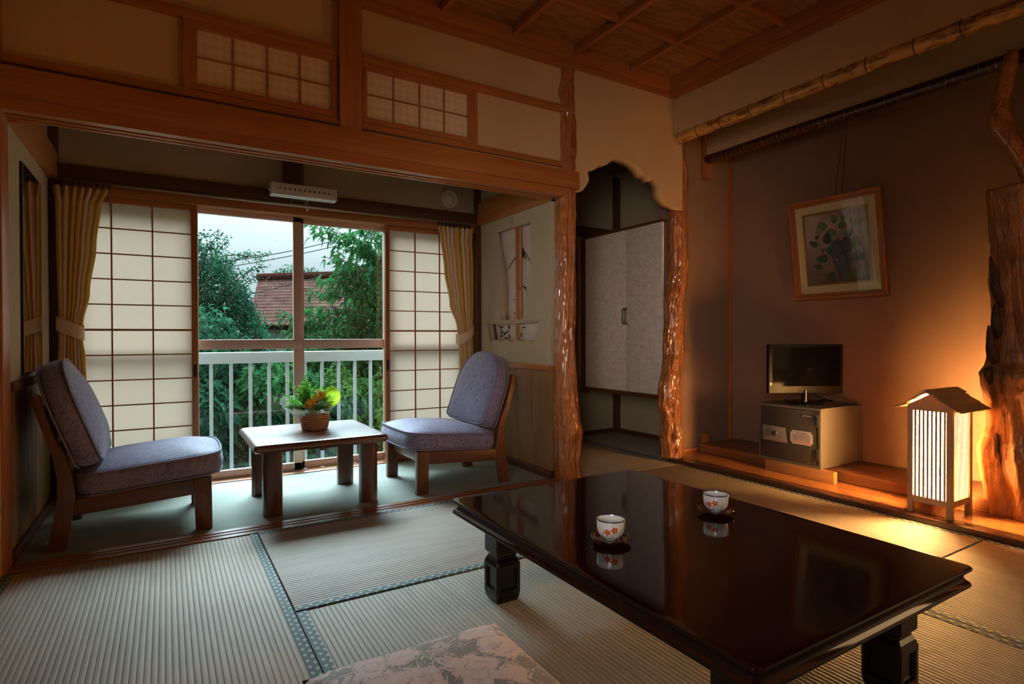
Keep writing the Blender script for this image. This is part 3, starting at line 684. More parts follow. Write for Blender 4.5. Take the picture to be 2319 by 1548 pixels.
def rr_ring(a, z, c=.006): return [Vector((x, y, z)) for x, y in ((a - c, a), (a, a - c), (a, -a + c), (a - c, -a), (-a + c, -a), (-a, -a + c), (-a, a - c), (-a + c, a))]
loft(bm, [rr_ring(.040, 0), rr_ring(.045, .012), rr_ring(.0475, .03), rr_ring(.0475, .125), rr_ring(.043, .138), rr_ring(.037, .148), rr_ring(.0365, .154), rr_ring(.043, .160), rr_ring(.046, .166), rr_ring(.046, .275)])
bm.faces.ensure_lookup_table(); bmesh.ops.recalc_face_normals(bm, faces=bm.faces[:])
big = [f for f in bm.faces if abs(f.normal.z) < .2 and f.calc_area() > .006 and f.calc_center_median().z < .13]
res = bmesh.ops.inset_individual(bm, faces=big, thickness=.016); bmesh.ops.inset_individual(bm, faces=big, thickness=.004, depth=-.008)
leg0 = fin(bm, 'leg', BLAQ, T); leg0.location = (-.29, -.02 + .5, 0)
for x, y in ((.29, .48), (.29, -.48), (-.29, -.48)):
    l = leg0.copy(); COL.objects.link(l); l.location = (x, y, 0)

# ================================================================== CUPS
m = M('cup_porcelain', .12, .5, coat=.4); x, y, z = m.xyz(m.co())
ang = x.op('ARCTAN2', y); PU = m.comb(ang * 1.0, z * 28, 0.)
def blob(cu, cz, r, f=5):   # a five-petalled flower
    du = ang - cu; dz_ = z * 28 - cz; rad = (du * du + dz_ * dz_).op('SQRT'); th = du.op('ARCTAN2', dz_)
    return (rad - ((th * f).sin() * .05 + r)).lt(0.), rad
n = m.noise(PU, 9, 3, .6, 1.5); n2 = m.noise(PU, 5, 2)
c = m.mix(n.rng(.4, .6), (.78, .74, .70), (.80, .76, .72))
low = (z * 28).rng(.35, .9, 1, 0); zone = (ang - (-2.35)).abs().lt(1.0)
grass = (((ang * 4 + z * 60 + n * 3).sin()).abs().lt(.12)) * (z * 28).lt(.95) * zone
c = m.mix(grass * .8, c, (.22, .05, .02))
lv = n.gt(.56) * (z * 28).lt(1.0) * zone; c = m.mix(lv * .85, c, (.06, .16, .07))
dots = m.voro(PU, 7, 'F1').lt(.16) * (z * 28 - 1.1).abs().lt(.28) * zone * n2.gt(.45); c = m.mix(dots, c, (.05, .05, .16))
for cu, cz, r_ in ((-2.35, .98, .22), (-1.85, .80, .21)):
    b, rad = blob(cu, cz, r_); c = m.mix(b, c, (.62, .09, .02)); c = m.mix(rad.lt(.06), c, (.75, .45, .1))
rim = (z * 28).gt(1.53) * (z * 28).lt(1.60); c = m.mix(rim, c, (.03, .05, .10))
m.color(c); CUPM = m.m
SAUC = M('saucer_lacquer', .15, .5, coat=.6, coat_rough=.06).color((.055, .013, .006)).m
def cup(cx, cy, rz, lab, lab2):
    s = thing('saucer', (cx, cy, .3302), lab2, 'saucer', 'saucers on the lacquered table')
    bm = bmesh.new(); lathe(bm, [(.001, 0), (.030, 0), (.031, .004), (.046, .010), (.0545, .015), (.0555, .0165), (.0545, .018), (.044, .0135), (.034, .0095), (.026, .0085), (.001, .0085)], 48)
    fin(bm, 'dish', SAUC, s, 'all')
    c = thing('teacup', (cx, cy, .3392), lab, 'cup', 'teacups on the lacquered table', rz)
    bm = bmesh.new(); lathe(bm, [(.001, 0), (.0165, 0), (.017, .004), (.019, .005), (.029, .010), (.036, .020), (.0385, .032), (.0392, .046), (.0394, .056), (.0388, .0575), (.0378, .056), (.0372, .046), (.0365, .032), (.034, .022), (.027, .013), (.015, .009), (.001, .0085)], 56)
    fin(bm, 'bowl', CUPM, c, 'all')
    bm = bmesh.new(); tube(bm, [(.0386 * math.cos(t), .0386 * math.sin(t), .0570) for t in [2 * PI * k / 48 for k in range(49)]], .0009, 6, False)
    fin(bm, 'rim_band', M('blue_rim', .2).color((.03, .05, .09)).m, c, 'all')
cup(1.055, 1.212, .35, 'white teacup with orange flowers, the nearer one to the left on the table', 'dark brown saucer under the nearer left teacup')
cup(1.51, 1.228, -.15, 'white teacup with orange flowers, the farther one towards the alcove', 'dark brown saucer under the farther teacup')

# ================================================================== CUSHION SHAPES
def cushion(outline, z_bot, z_top, crown, name, mat, parent, bulge=.012, nr=10, seam=None, tilt=None):
    """outline: closed 2D list; side wall between z_bot and z_top, crowned top, slightly crowned base"""
    c = Vector((sum(p[0] for p in outline) / len(outline), sum(p[1] for p in outline) / len(outline)))
    O = [Vector(p[:2]) for p in outline]
    def ring(s, z, push=0):
        rg = []
        for p in O:
            d = (p - c); q = c + d * s + (d.normalized() * push if d.length else Vector((0, 0))); rg.append(Vector((q.x, q.y, z)))
        return rg
    R = []
    for i in range(4): t = (i + 1) / 5; R.append(ring(t * .97, z_bot - .004 * (1 - t)))
    for k in range(7): t = k / 6; R.append(ring(1, z_bot + (z_top - z_bot) * t, bulge * math.sin(PI * t) - .012 * (1 - t) ** 4))
    for k in range(1, nr): t = k / nr; R.append(ring(1 - t, z_top + crown * (1 - (1 - t) ** 2.6)))
    bm = bmesh.new(); loft(bm, R)
    return bm
def rounded(L, Wd, rc, n=8, bow=0):
    pts = []
    for cx, cy, a0 in ((L / 2 - rc, Wd / 2 - rc, 0), (-L / 2 + rc, Wd / 2 - rc, PI / 2), (-L / 2 + rc, -Wd / 2 + rc, PI), (L / 2 - rc, -Wd / 2 + rc, 1.5 * PI)):
        for k in range(n): t = a0 + PI / 2 * k / (n - 1); pts.append((cx + rc * math.cos(t), cy + rc * math.sin(t)))
    out = []
    for i in range(len(pts)):
        a, b = pts[i], pts[(i + 1) % len(pts)]; m_ = max(1, int(math.dist(a, b) / .035))
        for k in range(m_): out.append((a[0] + (b[0] - a[0]) * k / m_, a[1] + (b[1] - a[1]) * k / m_))
    return [(x + (bow * (1 - (2 * y / Wd) ** 2) if x > 0 else 0) * max(0, x / (L / 2)), y) for x, y in out]

# ================================================================== CHAIRS
def make_chair(label):
    root = thing('low_armless_chair', (0, 0, 0), label, 'chair', 'cushioned chairs at the coffee table')
    post = [(-.310, 0), (-.294, .10), (-.279, .188), (-.273, .25), (-.275, .31), (-.287, .392), (-.32, .507), (-.345, .59), (-.360, .650), (-.352, .664), (-.338, .666), (-.327, .655), (-.315, .575), (-.284, .485), (-.245, .40), (-.226, .33), (-.216, .26), (-.213, .225), (-.219, .18), (-.231, .10), (-.245, 0)]
    for y0, y1 in ((-.27, -.232), (.232, .27)):
        bm = bmesh.new(); prism(bm, post, 'y', y0, y1, .005); fin(bm, 'back_leg', CHAIRW, root, True)
        bm = bmesh.new(); prism(bm, [(.235, 0), (.305, 0), (.302, .247), (.228, .243)], 'y', y0, y1, .006); fin(bm, 'front_leg', CHAIRW, root, True)
    for y0, y1 in ((-.265, -.237), (.237, .265)):
        bm = bmesh.new(); prism(bm, [(-.222, .142), (.232, .170), (.232, .240), (-.218, .212)], 'y', y0, y1, .004); fin(bm, 'side_rail', CHAIRW, root, True)
    for x, z0, z1 in ((.245, .17, .235), (-.235, .145, .2)):
        bm = bmesh.new(); addbox(bm, x, x + .022, -.235, .235, z0, z1, .004); fin(bm, 'cross_rail', CHAIRW, root, True)
    for x, z in ((-.268, .42), (-.325, .58)):
        bm = bmesh.new(); addbox(bm, x - .01, x + .01, -.235, .235, z - .03, z + .03, .004); fin(bm, 'back_slat', CHAIRW, root, True)
    # seat cushion
    sl = math.atan2(.04, .5); ol = rounded(.555, .555, .085, bow=.02)
    bm = cushion(ol, 0, .095, .052, 'c', None, None, .012)
    A = Matrix.Translation((.062, 0, .236)) @ Matrix.Rotation(-sl * 1.0, 4, 'Y')
    bm.transform(A); seat = fin(bm, 'seat_cushion', FAB, root, 'all')
    bm = bmesh.new(); pp = [A @ Vector((x * 1.014, y * 1.014, .097)) for x, y in ol]; tube(bm, pp + [pp[0], pp[1]], .0048, 6, False); fin(bm, 'piping', PIPE, seat, 'all')
    bm = bmesh.new(); pp = [A @ Vector((x * 1.004, y * 1.004, .004)) for x, y in ol]; tube(bm, pp + [pp[0], pp[1]], .004, 6, False); fin(bm, 'piping', PIPE, seat, 'all')
    # D shaped back cushion: outline in (height, width)
    H = .475; hw = .262; ol = []
    for k in range(12): ol.append((0.012 if 0 < k < 11 else .025, -hw + .02 + (2 * hw - .04) * k / 11))
    for k in range(8): ol.append((.035 + .19 * k / 7, hw))
    for k in range(1, 26): t = PI * k / 26; ol.append((.225 + (H - .225) * math.sin(t) ** .85, hw * (abs(math.cos(t)) ** .85) * (1 if math.cos(t) > 0 else -1)))
    for k in range(8): ol.append((.225 - .19 * k / 7, -hw))
    bm = cushion(ol, 0, .092, .045, 'c', None, None, .010)
    lean = math.radians(19.5)
    # local: x->up along lean, y->y, z->forward normal
    U = Vector((-math.sin(lean), 0, math.cos(lean))); Nn = Vector((math.cos(lean), 0, math.sin(lean)))
    B = Matrix(((U.x, 0, Nn.x, -.205), (0, -1, 0, 0), (U.z, 0, Nn.z, .322), (0, 0, 0, 1)))
    bm.transform(B); back = fin(bm, 'back_cushion', FAB, root, 'all')
    for h in (.094, .003):
        bm = bmesh.new(); pp = [B @ Vector((x * 1.006, y * 1.01, h)) for x, y in ol]; tube(bm, pp + [pp[0], pp[1]], .0045, 6, False); fin(bm, 'piping', PIPE, back, 'all')
    return root
ch = make_chair('low armless chair with slate-blue cushions left of the coffee table')
ch2 = copy_tree(ch); ch.location = (-.118, 3.308, 0)
ch2.location = (1.522, 3.318, 0); ch2.rotation_euler[2] = PI
ch2['label'] = 'low armless chair with slate-blue cushions right of the coffee table'

# ================================================================== COFFEE TABLE
root = thing('coffee_table', (.696, 3.31, 0), 'small dark brown coffee table with rounded edge between the two chairs', 'table')
bm = bmesh.new(); rings = []
for ins, z in ((.03, .336), (.008, .338), (0, .348), (-.002, .358), (0, .368), (.006, .377), (.016, .380), (.03, .3805)):
    a, b, r = .335 - ins, .333 - ins, .03; pts = []
    for cx, cy, a0 in ((a - r, b - r, 0), (-a + r, b - r, PI / 2), (-a + r, -b + r, PI), (a - r, -b + r, 1.5 * PI)):
        for k in range(7): t = a0 + PI / 2 * k / 6; pts.append(Vector((cx + r * math.cos(t), cy + r * math.sin(t), z)))
    rings.append(pts)
loft(bm, rings); fin(bm, 'tabletop', CTAB, root, True)
CLEG = wood('coffee_leg_wood', (.06, .018, .010), (.11, .035, .018), 'z', .28, .5)
bm = bmesh.new(); pts = [(-.046, -.022), (-.036, -.034), (-.01, -.040), (.02, -.038), (.040, -.030), (.046, -.015), (.046, .018), (.03, .03), (-.03, .034), (-.046, .022)]
prism(bm, pts, 'z', 0, .338); l0 = fin(bm, 'leg', CLEG, root, True); l0.location = (-.234, -.205, 0)
for x, y, s in ((.256, -.205, 1), (-.234, .248, 1), (.250, .248, 1)):
    l = l0.copy(); COL.objects.link(l); l.location = (x, y, 0); l.scale = (1 if x < 0 else -1, 1 if y < 0 else -1, 1)
bm = bmesh.new(); addbox(bm, -.02, .02, -.29, .27, .318, .337, .003); fin(bm, 'under_rail', CTAB, root, True)

# ================================================================== FLOWER BASKET
FX, FY, FZ = .725, 3.36, .3805
root = thing('flower_basket', (FX, FY, FZ), 'small woven basket of yellow flowers and greenery on the coffee table', 'flower arrangement')
m = M('basket_weave', .7, .2); x, y, z = m.xyz(m.co()); an = x.op('ARCTAN2', y)
h = ((z * 480 + (an * 11).sin() * .8).sin() * .5 + .5) * .6 + m.noise(m.co('Object', (1, 1, 4)), 40, 3) * .6
m.color(m.mix(h.rng(.2, 1), (.40, .24, .15), (.78, .55, .40))); m.bump(h, .006, 1); BASK = m.m
bm = bmesh.new(); rings = []
for i in range(17):
    t = i / 16; r = .066 + .018 * t ** .7; z = .09 * t; rings.append([Vector(((r + .0035 * math.sin(k * PI / 2 + i * PI) * (0 < i < 15)) * math.cos(2 * PI * k / 64), (r + .0035 * math.sin(k * PI / 2 + i * PI) * (0 < i < 15)) * math.sin(2 * PI * k / 64), z)) for k in range(64)])
rings += [[Vector((p.x * .93, p.y * .93, .09)) for p in rings[-1]], [Vector((p.x * .9, p.y * .9, .075)) for p in rings[-1]]]
loft(bm, rings); fin(bm, 'basket', BASK, root, 'all')
m = M('tissue_wrap', .5, .3); m.color((.62, .74, .64)); m.translucent(.5, (.72, .88, .74))
tr = m.nt.nodes.new('ShaderNodeBsdfTransparent'); mx = m.nt.nodes.new('ShaderNodeMixShader'); mx.inputs[0].default_value = .5
src = m.out.inputs[0].links[0].from_socket; m.nt.links.new(src, mx.inputs[1]); m.nt.links.new(tr.outputs[0], mx.inputs[2]); m.nt.links.new(mx.outputs[0], m.out.inputs[0]); WRAP = m.m
def A(a): return Vector((math.cos(a), math.sin(a), 0))
RR, FF = Vector((.855, -.519, 0)), Vector((.519, .855, 0))     # sideways and away as seen from the room
bm = bmesh.new()
def sheet(c0, tips, w_):
    """fan-shaped sheet of stiff tissue: base point on the rim, list of (side, away, up) tips"""
    g = []
    for i in range(9):
        t = i / 8; row = []
        for tip in tips:
            p = Vector(c0) + (RR * tip[0] + FF * tip[1] + Vector((0, 0, tip[2])) - Vector(c0)) * t; p.z += .02 * math.sin(PI * t) * w_; row.append(bm.verts.new(p))
        g.append(row)
    for a, b in zip(g, g[1:]):
        for i in range(len(tips) - 1): bm.faces.new((a[i], a[i + 1], b[i + 1], b[i]))
sheet(RR * -.03 + FF * -.05 + Vector((0, 0, .07)), [(-.02, -.09, .11), (-.10, -.09, .115), (-.16, -.05, .13), (-.195, -.02, .15), (-.19, .02, .185), (-.12, .05, .19), (-.06, .07, .17)], -1)
sheet(RR * .02 + FF * -.05 + Vector((0, 0, .07)), [(-.03, -.085, .12), (.02, -.095, .135), (.055, -.085, .165), (.07, -.08, .170), (.10, -.07, .14)], .3)
sheet(RR * .05 + FF * -.02 + Vector((0, 0, .06)), [(.08, -.09, .12), (.10, -.07, .165), (.115, -.02, .20), (.12, .03, .17), (.10, .06, .12)], .3)
for v in bm.verts: v.co.z += .006 * noise.noise(v.co * 40)
fin(bm, 'wrapping_tissue', WRAP, root, 'all')
def leafmat(name, c1, c2, tr_=.3, rough=.45, sc=3):
    m = M(name, .8, .02); n = m.noise(m.co(), sc, 3); m.color(m.mix(n.rng(.35, .65), c1, c2)); m.translucent(tr_, m.mix(n.rng(.35, .65), tuple(min(1, q * 1.5) for q in c1), tuple(min(1, q * 1.6) for q in c2))); return m.m
def leaves(name, P, D, L_, Wd, mat, parent=None, fold=.25, droop=.3, sn=0):
    """P positions, D growth directions (unit), per-leaf length/width; each leaf a folded pointed blade"""
    rng = np.random.RandomState(sn); N = len(P); D = D / np.linalg.norm(D, axis=1, keepdims=True)
    R = rng.randn(N, 3); S_ = np.cross(D, R); S_ /= np.linalg.norm(S_, axis=1, keepdims=True); U_ = np.cross(S_, D)
    flip = np.sign(U_[:, 2:3]); flip[flip == 0] = 1; U_ = U_ * flip
    L_ = np.broadcast_to(L_, (N,))[:, None]; Wd = np.broadcast_to(Wd, (N,))[:, None]
    dn = np.array([0, 0, -1.0])
    base = P; m1 = P + D * L_ * .4 - U_ * 0; m2 = P + D * L_ * .72 + dn * L_ * droop * .25; tip = P + D * L_ + dn * L_ * droop * .6
    V = np.stack([base, m1 + S_ * Wd * .5 + U_ * Wd * fold, m1, m1 - S_ * Wd * .5 + U_ * Wd * fold, m2 + S_ * Wd * .33 + U_ * Wd * fold * .6, m2, m2 - S_ * Wd * .33 + U_ * Wd * fold * .6, tip], 1).reshape(-1, 3)
    F = np.array([[0, 2, 1], [0, 3, 2], [1, 2, 5], [1, 5, 4], [2, 3, 6], [2, 6, 5], [4, 5, 7], [5, 6, 7]])
    F = (F[None] + (np.arange(N) * 8)[:, None, None]).reshape(-1, 3)
    me = bpy.data.meshes.new(name); me.vertices.add(len(V)); me.vertices.foreach_set('co', V.astype(np.float32).ravel())
    me.loops.add(F.size); me.loops.foreach_set('vertex_index', F.astype(np.int32).ravel())
    me.polygons.add(len(F)); me.polygons.foreach_set('loop_start', np.arange(0, F.size, 3, dtype=np.int32))
    me.update(calc_edges=True); me.validate()
    return link(name, me, mat, parent)
rng = np.random.RandomState(5)
P = []; D = []
for k in range(110):                                    # fern fronds
    a = rng.uniform(0, 2 * PI); el = rng.uniform(.45, 1.45); ln = rng.uniform(.09, .125 + .07 * el) * (1.15 if math.cos(a - 2.6) > .4 else 1)
    d = np.array([math.cos(a) * math.cos(el), math.sin(a) * math.cos(el), math.sin(el)]); o_ = np.array([*(RR * -.02)]) + np.array([d[0] * .02, d[1] * .02, .10])
    side = np.cross(d, [0, 0, 1.]); side /= np.linalg.norm(side)
    for j in range(14):
        t = (j + 2) / 15
        for s in (-1, 1):
            P.append(o_ + d * ln * t + np.array([0, 0, -.03 * t * t])); D.append(side * s + d * .5)
P, D = np.array(P), np.array(D)
GREEN = leafmat('fresh_green', (.05, .20, .02), (.16, .36, .05), .3, sc=30)
leaves('foliage', P, D, .024 * rng.uniform(.6, 1.2, len(P)), .010, GREEN, root)
VAR = leafmat('variegated_leaf', (.10, .28, .16), (.62, .72, .58), .2, sc=70)
P = []; D = []
for k in range(10): a = rng.uniform(-.6, 2.4); d = np.array([*(RR * math.cos(a))]) + np.array([0, 0, 1.]) * math.sin(a); P.append(np.array([*(RR * .035)]) + np.array([0, 0, .19]) + d * .01 - np.array([*(FF * .02)])); D.append(d - np.array([*FF]) * .3)
leaves('variegated_leaves', np.array(P), np.array(D), .036, .014, VAR, root, sn=2)
bm = bmesh.new()                                         # one broad lime leaf, curled
cen = RR * .085 + FF * .0 + Vector((0, 0, .185)); g = []
for i in range(9):
    t = i / 8; row = []
    for j in range(9):
        s = j / 4 - 1; wdt = .052 * math.sin(PI * min(1, t * .92 + .08)) ** .6
        row.append(bm.verts.new(cen + RR * (s * wdt) + Vector((0, 0, 1)) * ((t - .5) * .115) + FF * (.03 * s * s + .02 * (t - .5))))
    g.append(row)
for a, b in zip(g, g[1:]):
    for i in range(8): bm.faces.new((a[i], a[i + 1], b[i + 1], b[i]))
fin(bm, 'broad_leaf', leafmat('lime_leaf', (.40, .62, .03), (.52, .72, .05), .5, sc=15), root, 'all')
bm = bmesh.new(); cl_ = [(.050, -.07, .215), (.062, -.07, .195), (.040, -.09, .185), (.012, -.105, .165), (.0, -.11, .150), (.028, -.10, .170), (.072, -.06, .205), (.018, -.11, .145), (.055, -.085, .18)]
for c_ in cl_:
    for k in range(22):
        p = RR * c_[0] + FF * c_[1] + Vector((0, 0, c_[2])) + Vector([rng.uniform(-.016, .016) for _ in range(3)])
        bmesh.ops.create_icosphere(bm, subdivisions=1, radius=rng.uniform(.0032, .0052), matrix=Matrix.Translation(p))
fin(bm, 'yellow_blossoms', M('yellow_petal', .6, .3).color((.78, .45, .04)).m, root)
bm = bmesh.new()
for k in range(6): a = rng.uniform(0, 6.28); tube(bm, [(0, 0, .05), A(a) * .02 + Vector((0, 0, .13)), A(a) * .035 + Vector((0, 0, .2))], .0015, 5)
tube(bm, [RR * .02 + Vector((0, 0, .1)), RR * .02 + FF * .02 + Vector((0, 0, .3))], .0014, 5)
fin(bm, 'stems', GREEN, root)

# ================================================================== FLOOR CUSHION
root = thing('floor_cushion', (.575, 1.235, 0), 'pink and grey damask floor cushion lying on the tatami in the foreground', 'floor cushion')
N_ = 28; bm = bmesh.new(); gt = []; gb = []; ax, ay = .283, .285
for i in range(N_ + 1):
    rt_, rb_ = [], []
    for j in range(N_ + 1):
        u, v = 2 * i / N_ - 1, 2 * j / N_ - 1
        f = max(0, (1 - u ** 4) * (1 - v ** 4)) ** .55; pin = 1 - .045 * (1 - abs(u) ** 2) * (abs(v) ** 6) ; pin2 = 1 - .045 * (1 - abs(v) ** 2) * (abs(u) ** 6)
        dim = .010 * math.exp(-((u / .16) ** 2 + (v / .16) ** 2)); wr = .004 * noise.noise(Vector((u * 3, v * 3, 4))) * f
        x, y = u * ax * pin2, v * ay * pin
        rt_.append(bm.verts.new((x, y, .024 + .044 * f - dim + wr)))
        rb_.append(rt_[-1] if i in (0, N_) or j in (0, N_) else bm.verts.new((x, y, .024 - .0225 * min(1, f * 1.6))))
    gt.append(rt_); gb.append(rb_)
for i in range(N_):
    for j in range(N_):
        bm.faces.new((gt[i][j], gt[i + 1][j], gt[i + 1][j + 1], gt[i][j + 1]))
        try: bm.faces.new((gb[i][j], gb[i][j + 1], gb[i + 1][j + 1], gb[i + 1][j]))
        except ValueError: pass
fin(bm, 'cover', DAMASK, root, 'all')

# ================================================================== LANTERN
LX, LY, LZ = 3.152, 1.217, .0305
root = thing('paper_lantern', (LX, LY, LZ), 'glowing wooden slatted floor lantern with a little gabled roof', 'lamp')
lw, ld, ph = .220, .190, .530           # along x, along y, post height
PW = .024
for x, y in ((0, 0), (lw - PW, 0), (0, ld - PW), (lw - PW, ld - PW)):
    bm = bmesh.new(); addbox(bm, x, x + PW, y, y + PW, 0, ph, .0015); fin(bm, 'post', PALE['z'], root, True)
for z0, z1 in ((.055, .085), (ph - .025, ph)):
    for q in ((PW, lw - PW, .004, .018), (PW, lw - PW, ld - .018, ld - .004), (.004, .018, PW, ld - PW), (lw - .018, lw - .004, PW, ld - PW)):
        bm = bmesh.new(); addbox(bm, *q, z0, z1, .001); fin(bm, 'rail', PALE['x'], root, True)
def slats(n, along, off, th):
    bm = bmesh.new(); a0, a1 = PW, (lw if along == 'x' else ld) - PW
    for k in range(n):
        c = a0 + (a1 - a0) * (k + .5) / n; hw_ = (a1 - a0) / n * (.28 if n < 10 else .34)
        if along == 'x': addbox(bm, c - hw_, c + hw_, off, off + th, .085, ph - .025)
        else: addbox(bm, off, off + th, c - hw_, c + hw_, .085, ph - .025)
    return fin(bm, 'slats', PALE['z'], root)
slats(8, 'y', .006, .007); slats(8, 'y', lw - .013, .007); slats(13, 'x', .006, .006); slats(13, 'x', ld - .012, .006)
m = M('glowing_lantern_paper', .8, .1); m.color((.9, .86, .75)); m.b.inputs['Emission Color'].default_value = (1, .56, .19, 1); m.b.inputs['Emission Strength'].default_value = 650.0
m.translucent(.55, (.95, .85, .65)); LPAP = m.m
bm = bmesh.new(); e = .0155
addbox(bm, e, e + .0008, PW, ld - PW, .085, ph - .025); addbox(bm, lw - e - .0008, lw - e, PW, ld - PW, .085, ph - .025)
addbox(bm, PW, lw - PW, e, e + .0008, .085, ph - .025); addbox(bm, PW, lw - PW, ld - e - .0008, ld - e, .085, ph - .025)
fin(bm, 'paper_shade', LPAP, root)
bm = bmesh.new(); addbox(bm, .016, lw - .016, .016, ld - .016, .056, .062); fin(bm, 'base_board', PALE['x'], root)
bm = bmesh.new(); bmesh.ops.create_uvsphere(bm, u_segments=16, v_segments=10, radius=.024, matrix=Matrix.Translation((lw / 2, ld / 2, .155)))
m = M('lit_bulb'); m.color((1, .9, .7)); m.b.inputs['Emission Color'].default_value = (1, .68, .32, 1); m.b.inputs['Emission Strength'].default_value = 350
bulb = fin(bm, 'bulb', m.m, root, 'all')
bm = bmesh.new(); lathe(bm, [(.018, .062), (.018, .125), (.012, .135)], 16, lw / 2, ld / 2); fin(bm, 'socket', BLACKM, root, True)
# gable ends
for x in (.004, lw - .012):
    bm = bmesh.new(); prism(bm, [(0, ph), (ld, ph), (ld / 2, ph + .058)], 'x', x, x + .008); fin(bm, 'gable', PALE['z'], root)
ROOFW = wood('lantern_roof_wood', (.30, .17, .09), (.44, .28, .16), 'x', .6, 0)
sl = math.atan2(.070, ld / 2 + .035)
for s in (-1, 1):
    bm = bmesh.new(); w_ = (ld / 2 + .045) / math.cos(sl)
    for k in range(3):
        a0 = k * w_ / 3; addbox(bm, -.035, lw + .07, a0, a0 + w_ / 3 + .008, -.004 * k, .007 - .004 * k + .0, .001)
    R_ = Matrix.Translation((0, ld / 2, ph + .067)) @ Matrix.Rotation(-sl, 4, 'X')
    if s < 0: R_ = Matrix.Translation((0, ld / 2, ph + .067)) @ Matrix.Diagonal((1, -1, 1, 1)) @ Matrix.Rotation(-sl, 4, 'X')
    bm.transform(R_); fin(bm, 'roof_board', ROOFW, root, True)
bm = bmesh.new()
for s in (-1, 1):
    b2 = bmesh.new(); addbox(b2, -.045, lw + .075, 0, .045, 0, .007, .001)
    b2.transform(Matrix.Translation((0, ld / 2, ph + .0765)) @ Matrix.Diagonal((1, s, 1, 1)) @ Matrix.Rotation(-sl, 4, 'X'))
    me = bpy.data.meshes.new('t'); b2.to_mesh(me); b2.free(); bm.from_mesh(me); bpy.data.meshes.remove(me)
fin(bm, 'ridge_cap', ROOFW, root, True)

# ================================================================== SAFE, BOARD, TV
bmr = box('support_board', wood('new_board', (.30, .13, .04), (.48, .24, .09), 'y', .4, .2), 3.352, 3.392, 1.885, 2.335, .0305, .0985, .002)
tag(bmr, 'orange wooden board lying on edge under the front of the safe', 'board')
root = thing('safe', (3.36, 1.968, .099), 'dark grey steel safe with silver lock plate, standing under the television', 'safe')
SAFEG = M('safe_grey_paint', .4, .4).color((.115, .10, .082)).m
SAFED = M('safe_door_grey', .45, .4).color((.048, .043, .038)).m
bm = bmesh.new(); addbox(bm, .012, .470, 0, .417, 0, .364, .004); addbox(bm, 0, .012, 0, .417, .349, .364); addbox(bm, 0, .012, 0, .417, 0, .018); addbox(bm, 0, .012, .403, .417, .018, .349); addbox(bm, 0, .012, 0, .014, .018, .349)
fin(bm, 'body', SAFEG, root, True)
bm = bmesh.new(); addbox(bm, -.003, .011, .026, .401, .020, .347, .002); door = fin(bm, 'door', SAFED, root, True)
for z in (.045, .25): bm = bmesh.new(); addbox(bm, -.010, .004, .008, .022, z, z + .036, .003); addbox(bm, -.010, .004, .010, .024, z + .036, z + .074, .003); fin(bm, 'hinge', CHROME, root, True)
for z0, z1 in ((.0, .03), (.125, .24), (.33, .347)): bm = bmesh.new(); addbox(bm, -.004, .0, .024, .027, max(z0, .02), z1); fin(bm, 'hinge_strip', CHROME, door)
PLATE = M('silver_plate', .3, .5, .8).color((.62, .56, .48)).m
bm = bmesh.new(); prism(bm, [(.39, .128), (.39, .224), (.228, .222), (.212, .128)], 'x', -.006, -.002, .001); fin(bm, 'lock_plate', PLATE, door, True)
bm = bmesh.new(); addbox(bm, -.0075, -.005, .376, .381, .13, .222); fin(bm, 'plate_ridge', CHROME, door)
bm = bmesh.new(); lathe(bm, [(.001, 0), (.017, 0), (.017, .006), (.013, .010), (.001, .010)], 28); bm.transform(Matrix.Translation((-.006, .30, .178)) @ Matrix.Rotation(-PI / 2, 4, 'Y')); lk = fin(bm, 'lock', CHROME, door, True)
bm = bmesh.new(); addbox(bm, -.0175, -.0155, .2985, .3015, .172, .184); fin(bm, 'keyhole', BLACKM, lk)
bm = bmesh.new(); c_ = .012; y0, y1, z0, z1 = .048, .192, .132, .216
prism(bm, [(y0, z0 + c_), (y0 + c_ * .8, z0 + c_), (y0 + c_ * .8, z0), (y1 - c_ * .8, z0), (y1 - c_ * .8, z0 + c_), (y1, z0 + c_), (y1, z1 - c_), (y1 - c_ * .8, z1 - c_), (y1 - c_ * .8, z1), (y0 + c_ * .8, z1), (y0 + c_ * .8, z1 - c_), (y0, z1 - c_)], 'x', -.0042, -.003)
stk = fin(bm, 'notice_sticker', M('sticker_white', .6).color((.62, .55, .52)).m, door)
# illegible rows of small print
rg2 = random.Random(2)
for nm, rows, colr in (('print_black', (.204, .197, .188, .181, .174, .166, .159), (.03, .03, .03)), ('print_red', (.150, .143), (.55, .06, .05))):
    bm = bmesh.new()
    for z in rows:
        y = y1 - .017 - (.02 if z > .195 else 0); e_ = y0 + .016 + (.02 if z > .195 else 0)
        while y > e_:
            q = rg2.uniform(.0016, .004)
            addbox(bm, -.0046, -.0042, y - q, y, z - .0014, z + .0014); y -= q + .0009
    fin(bm, nm, M(nm, .6).color(colr).m, stk)
bm = bmesh.new(); addbox(bm, -.0045, -.0025, .052, .122, .303, .318, .0005); bd = fin(bm, 'name_badge', BLACK, door, True)
cu = bpy.data.curves.new('t', 'FONT'); cu.body = 'CROWN'; cu.size = .0165; cu.align_x = 'CENTER'; cu.align_y = 'CENTER'; cu.extrude = .0003; cu.shear = .3; cu.offset = .0002; cu.space_character = 1.02
to = bpy.data.objects.new('t', cu); COL.objects.link(to); me = bpy.data.meshes.new_from_object(to.evaluated_get(bpy.context.evaluated_depsgraph_get())); bpy.data.objects.remove(to); me.materials.clear()
me.transform(Matrix(((0, 0, -1, -.0048), (-1, 0, 0, .087), (0, 1, 0, .3105), (0, 0, 0, 1)))); link('badge_lettering', me, M('silver_letters', .3, .5, .6).color((.8, .8, .8)).m, bd)

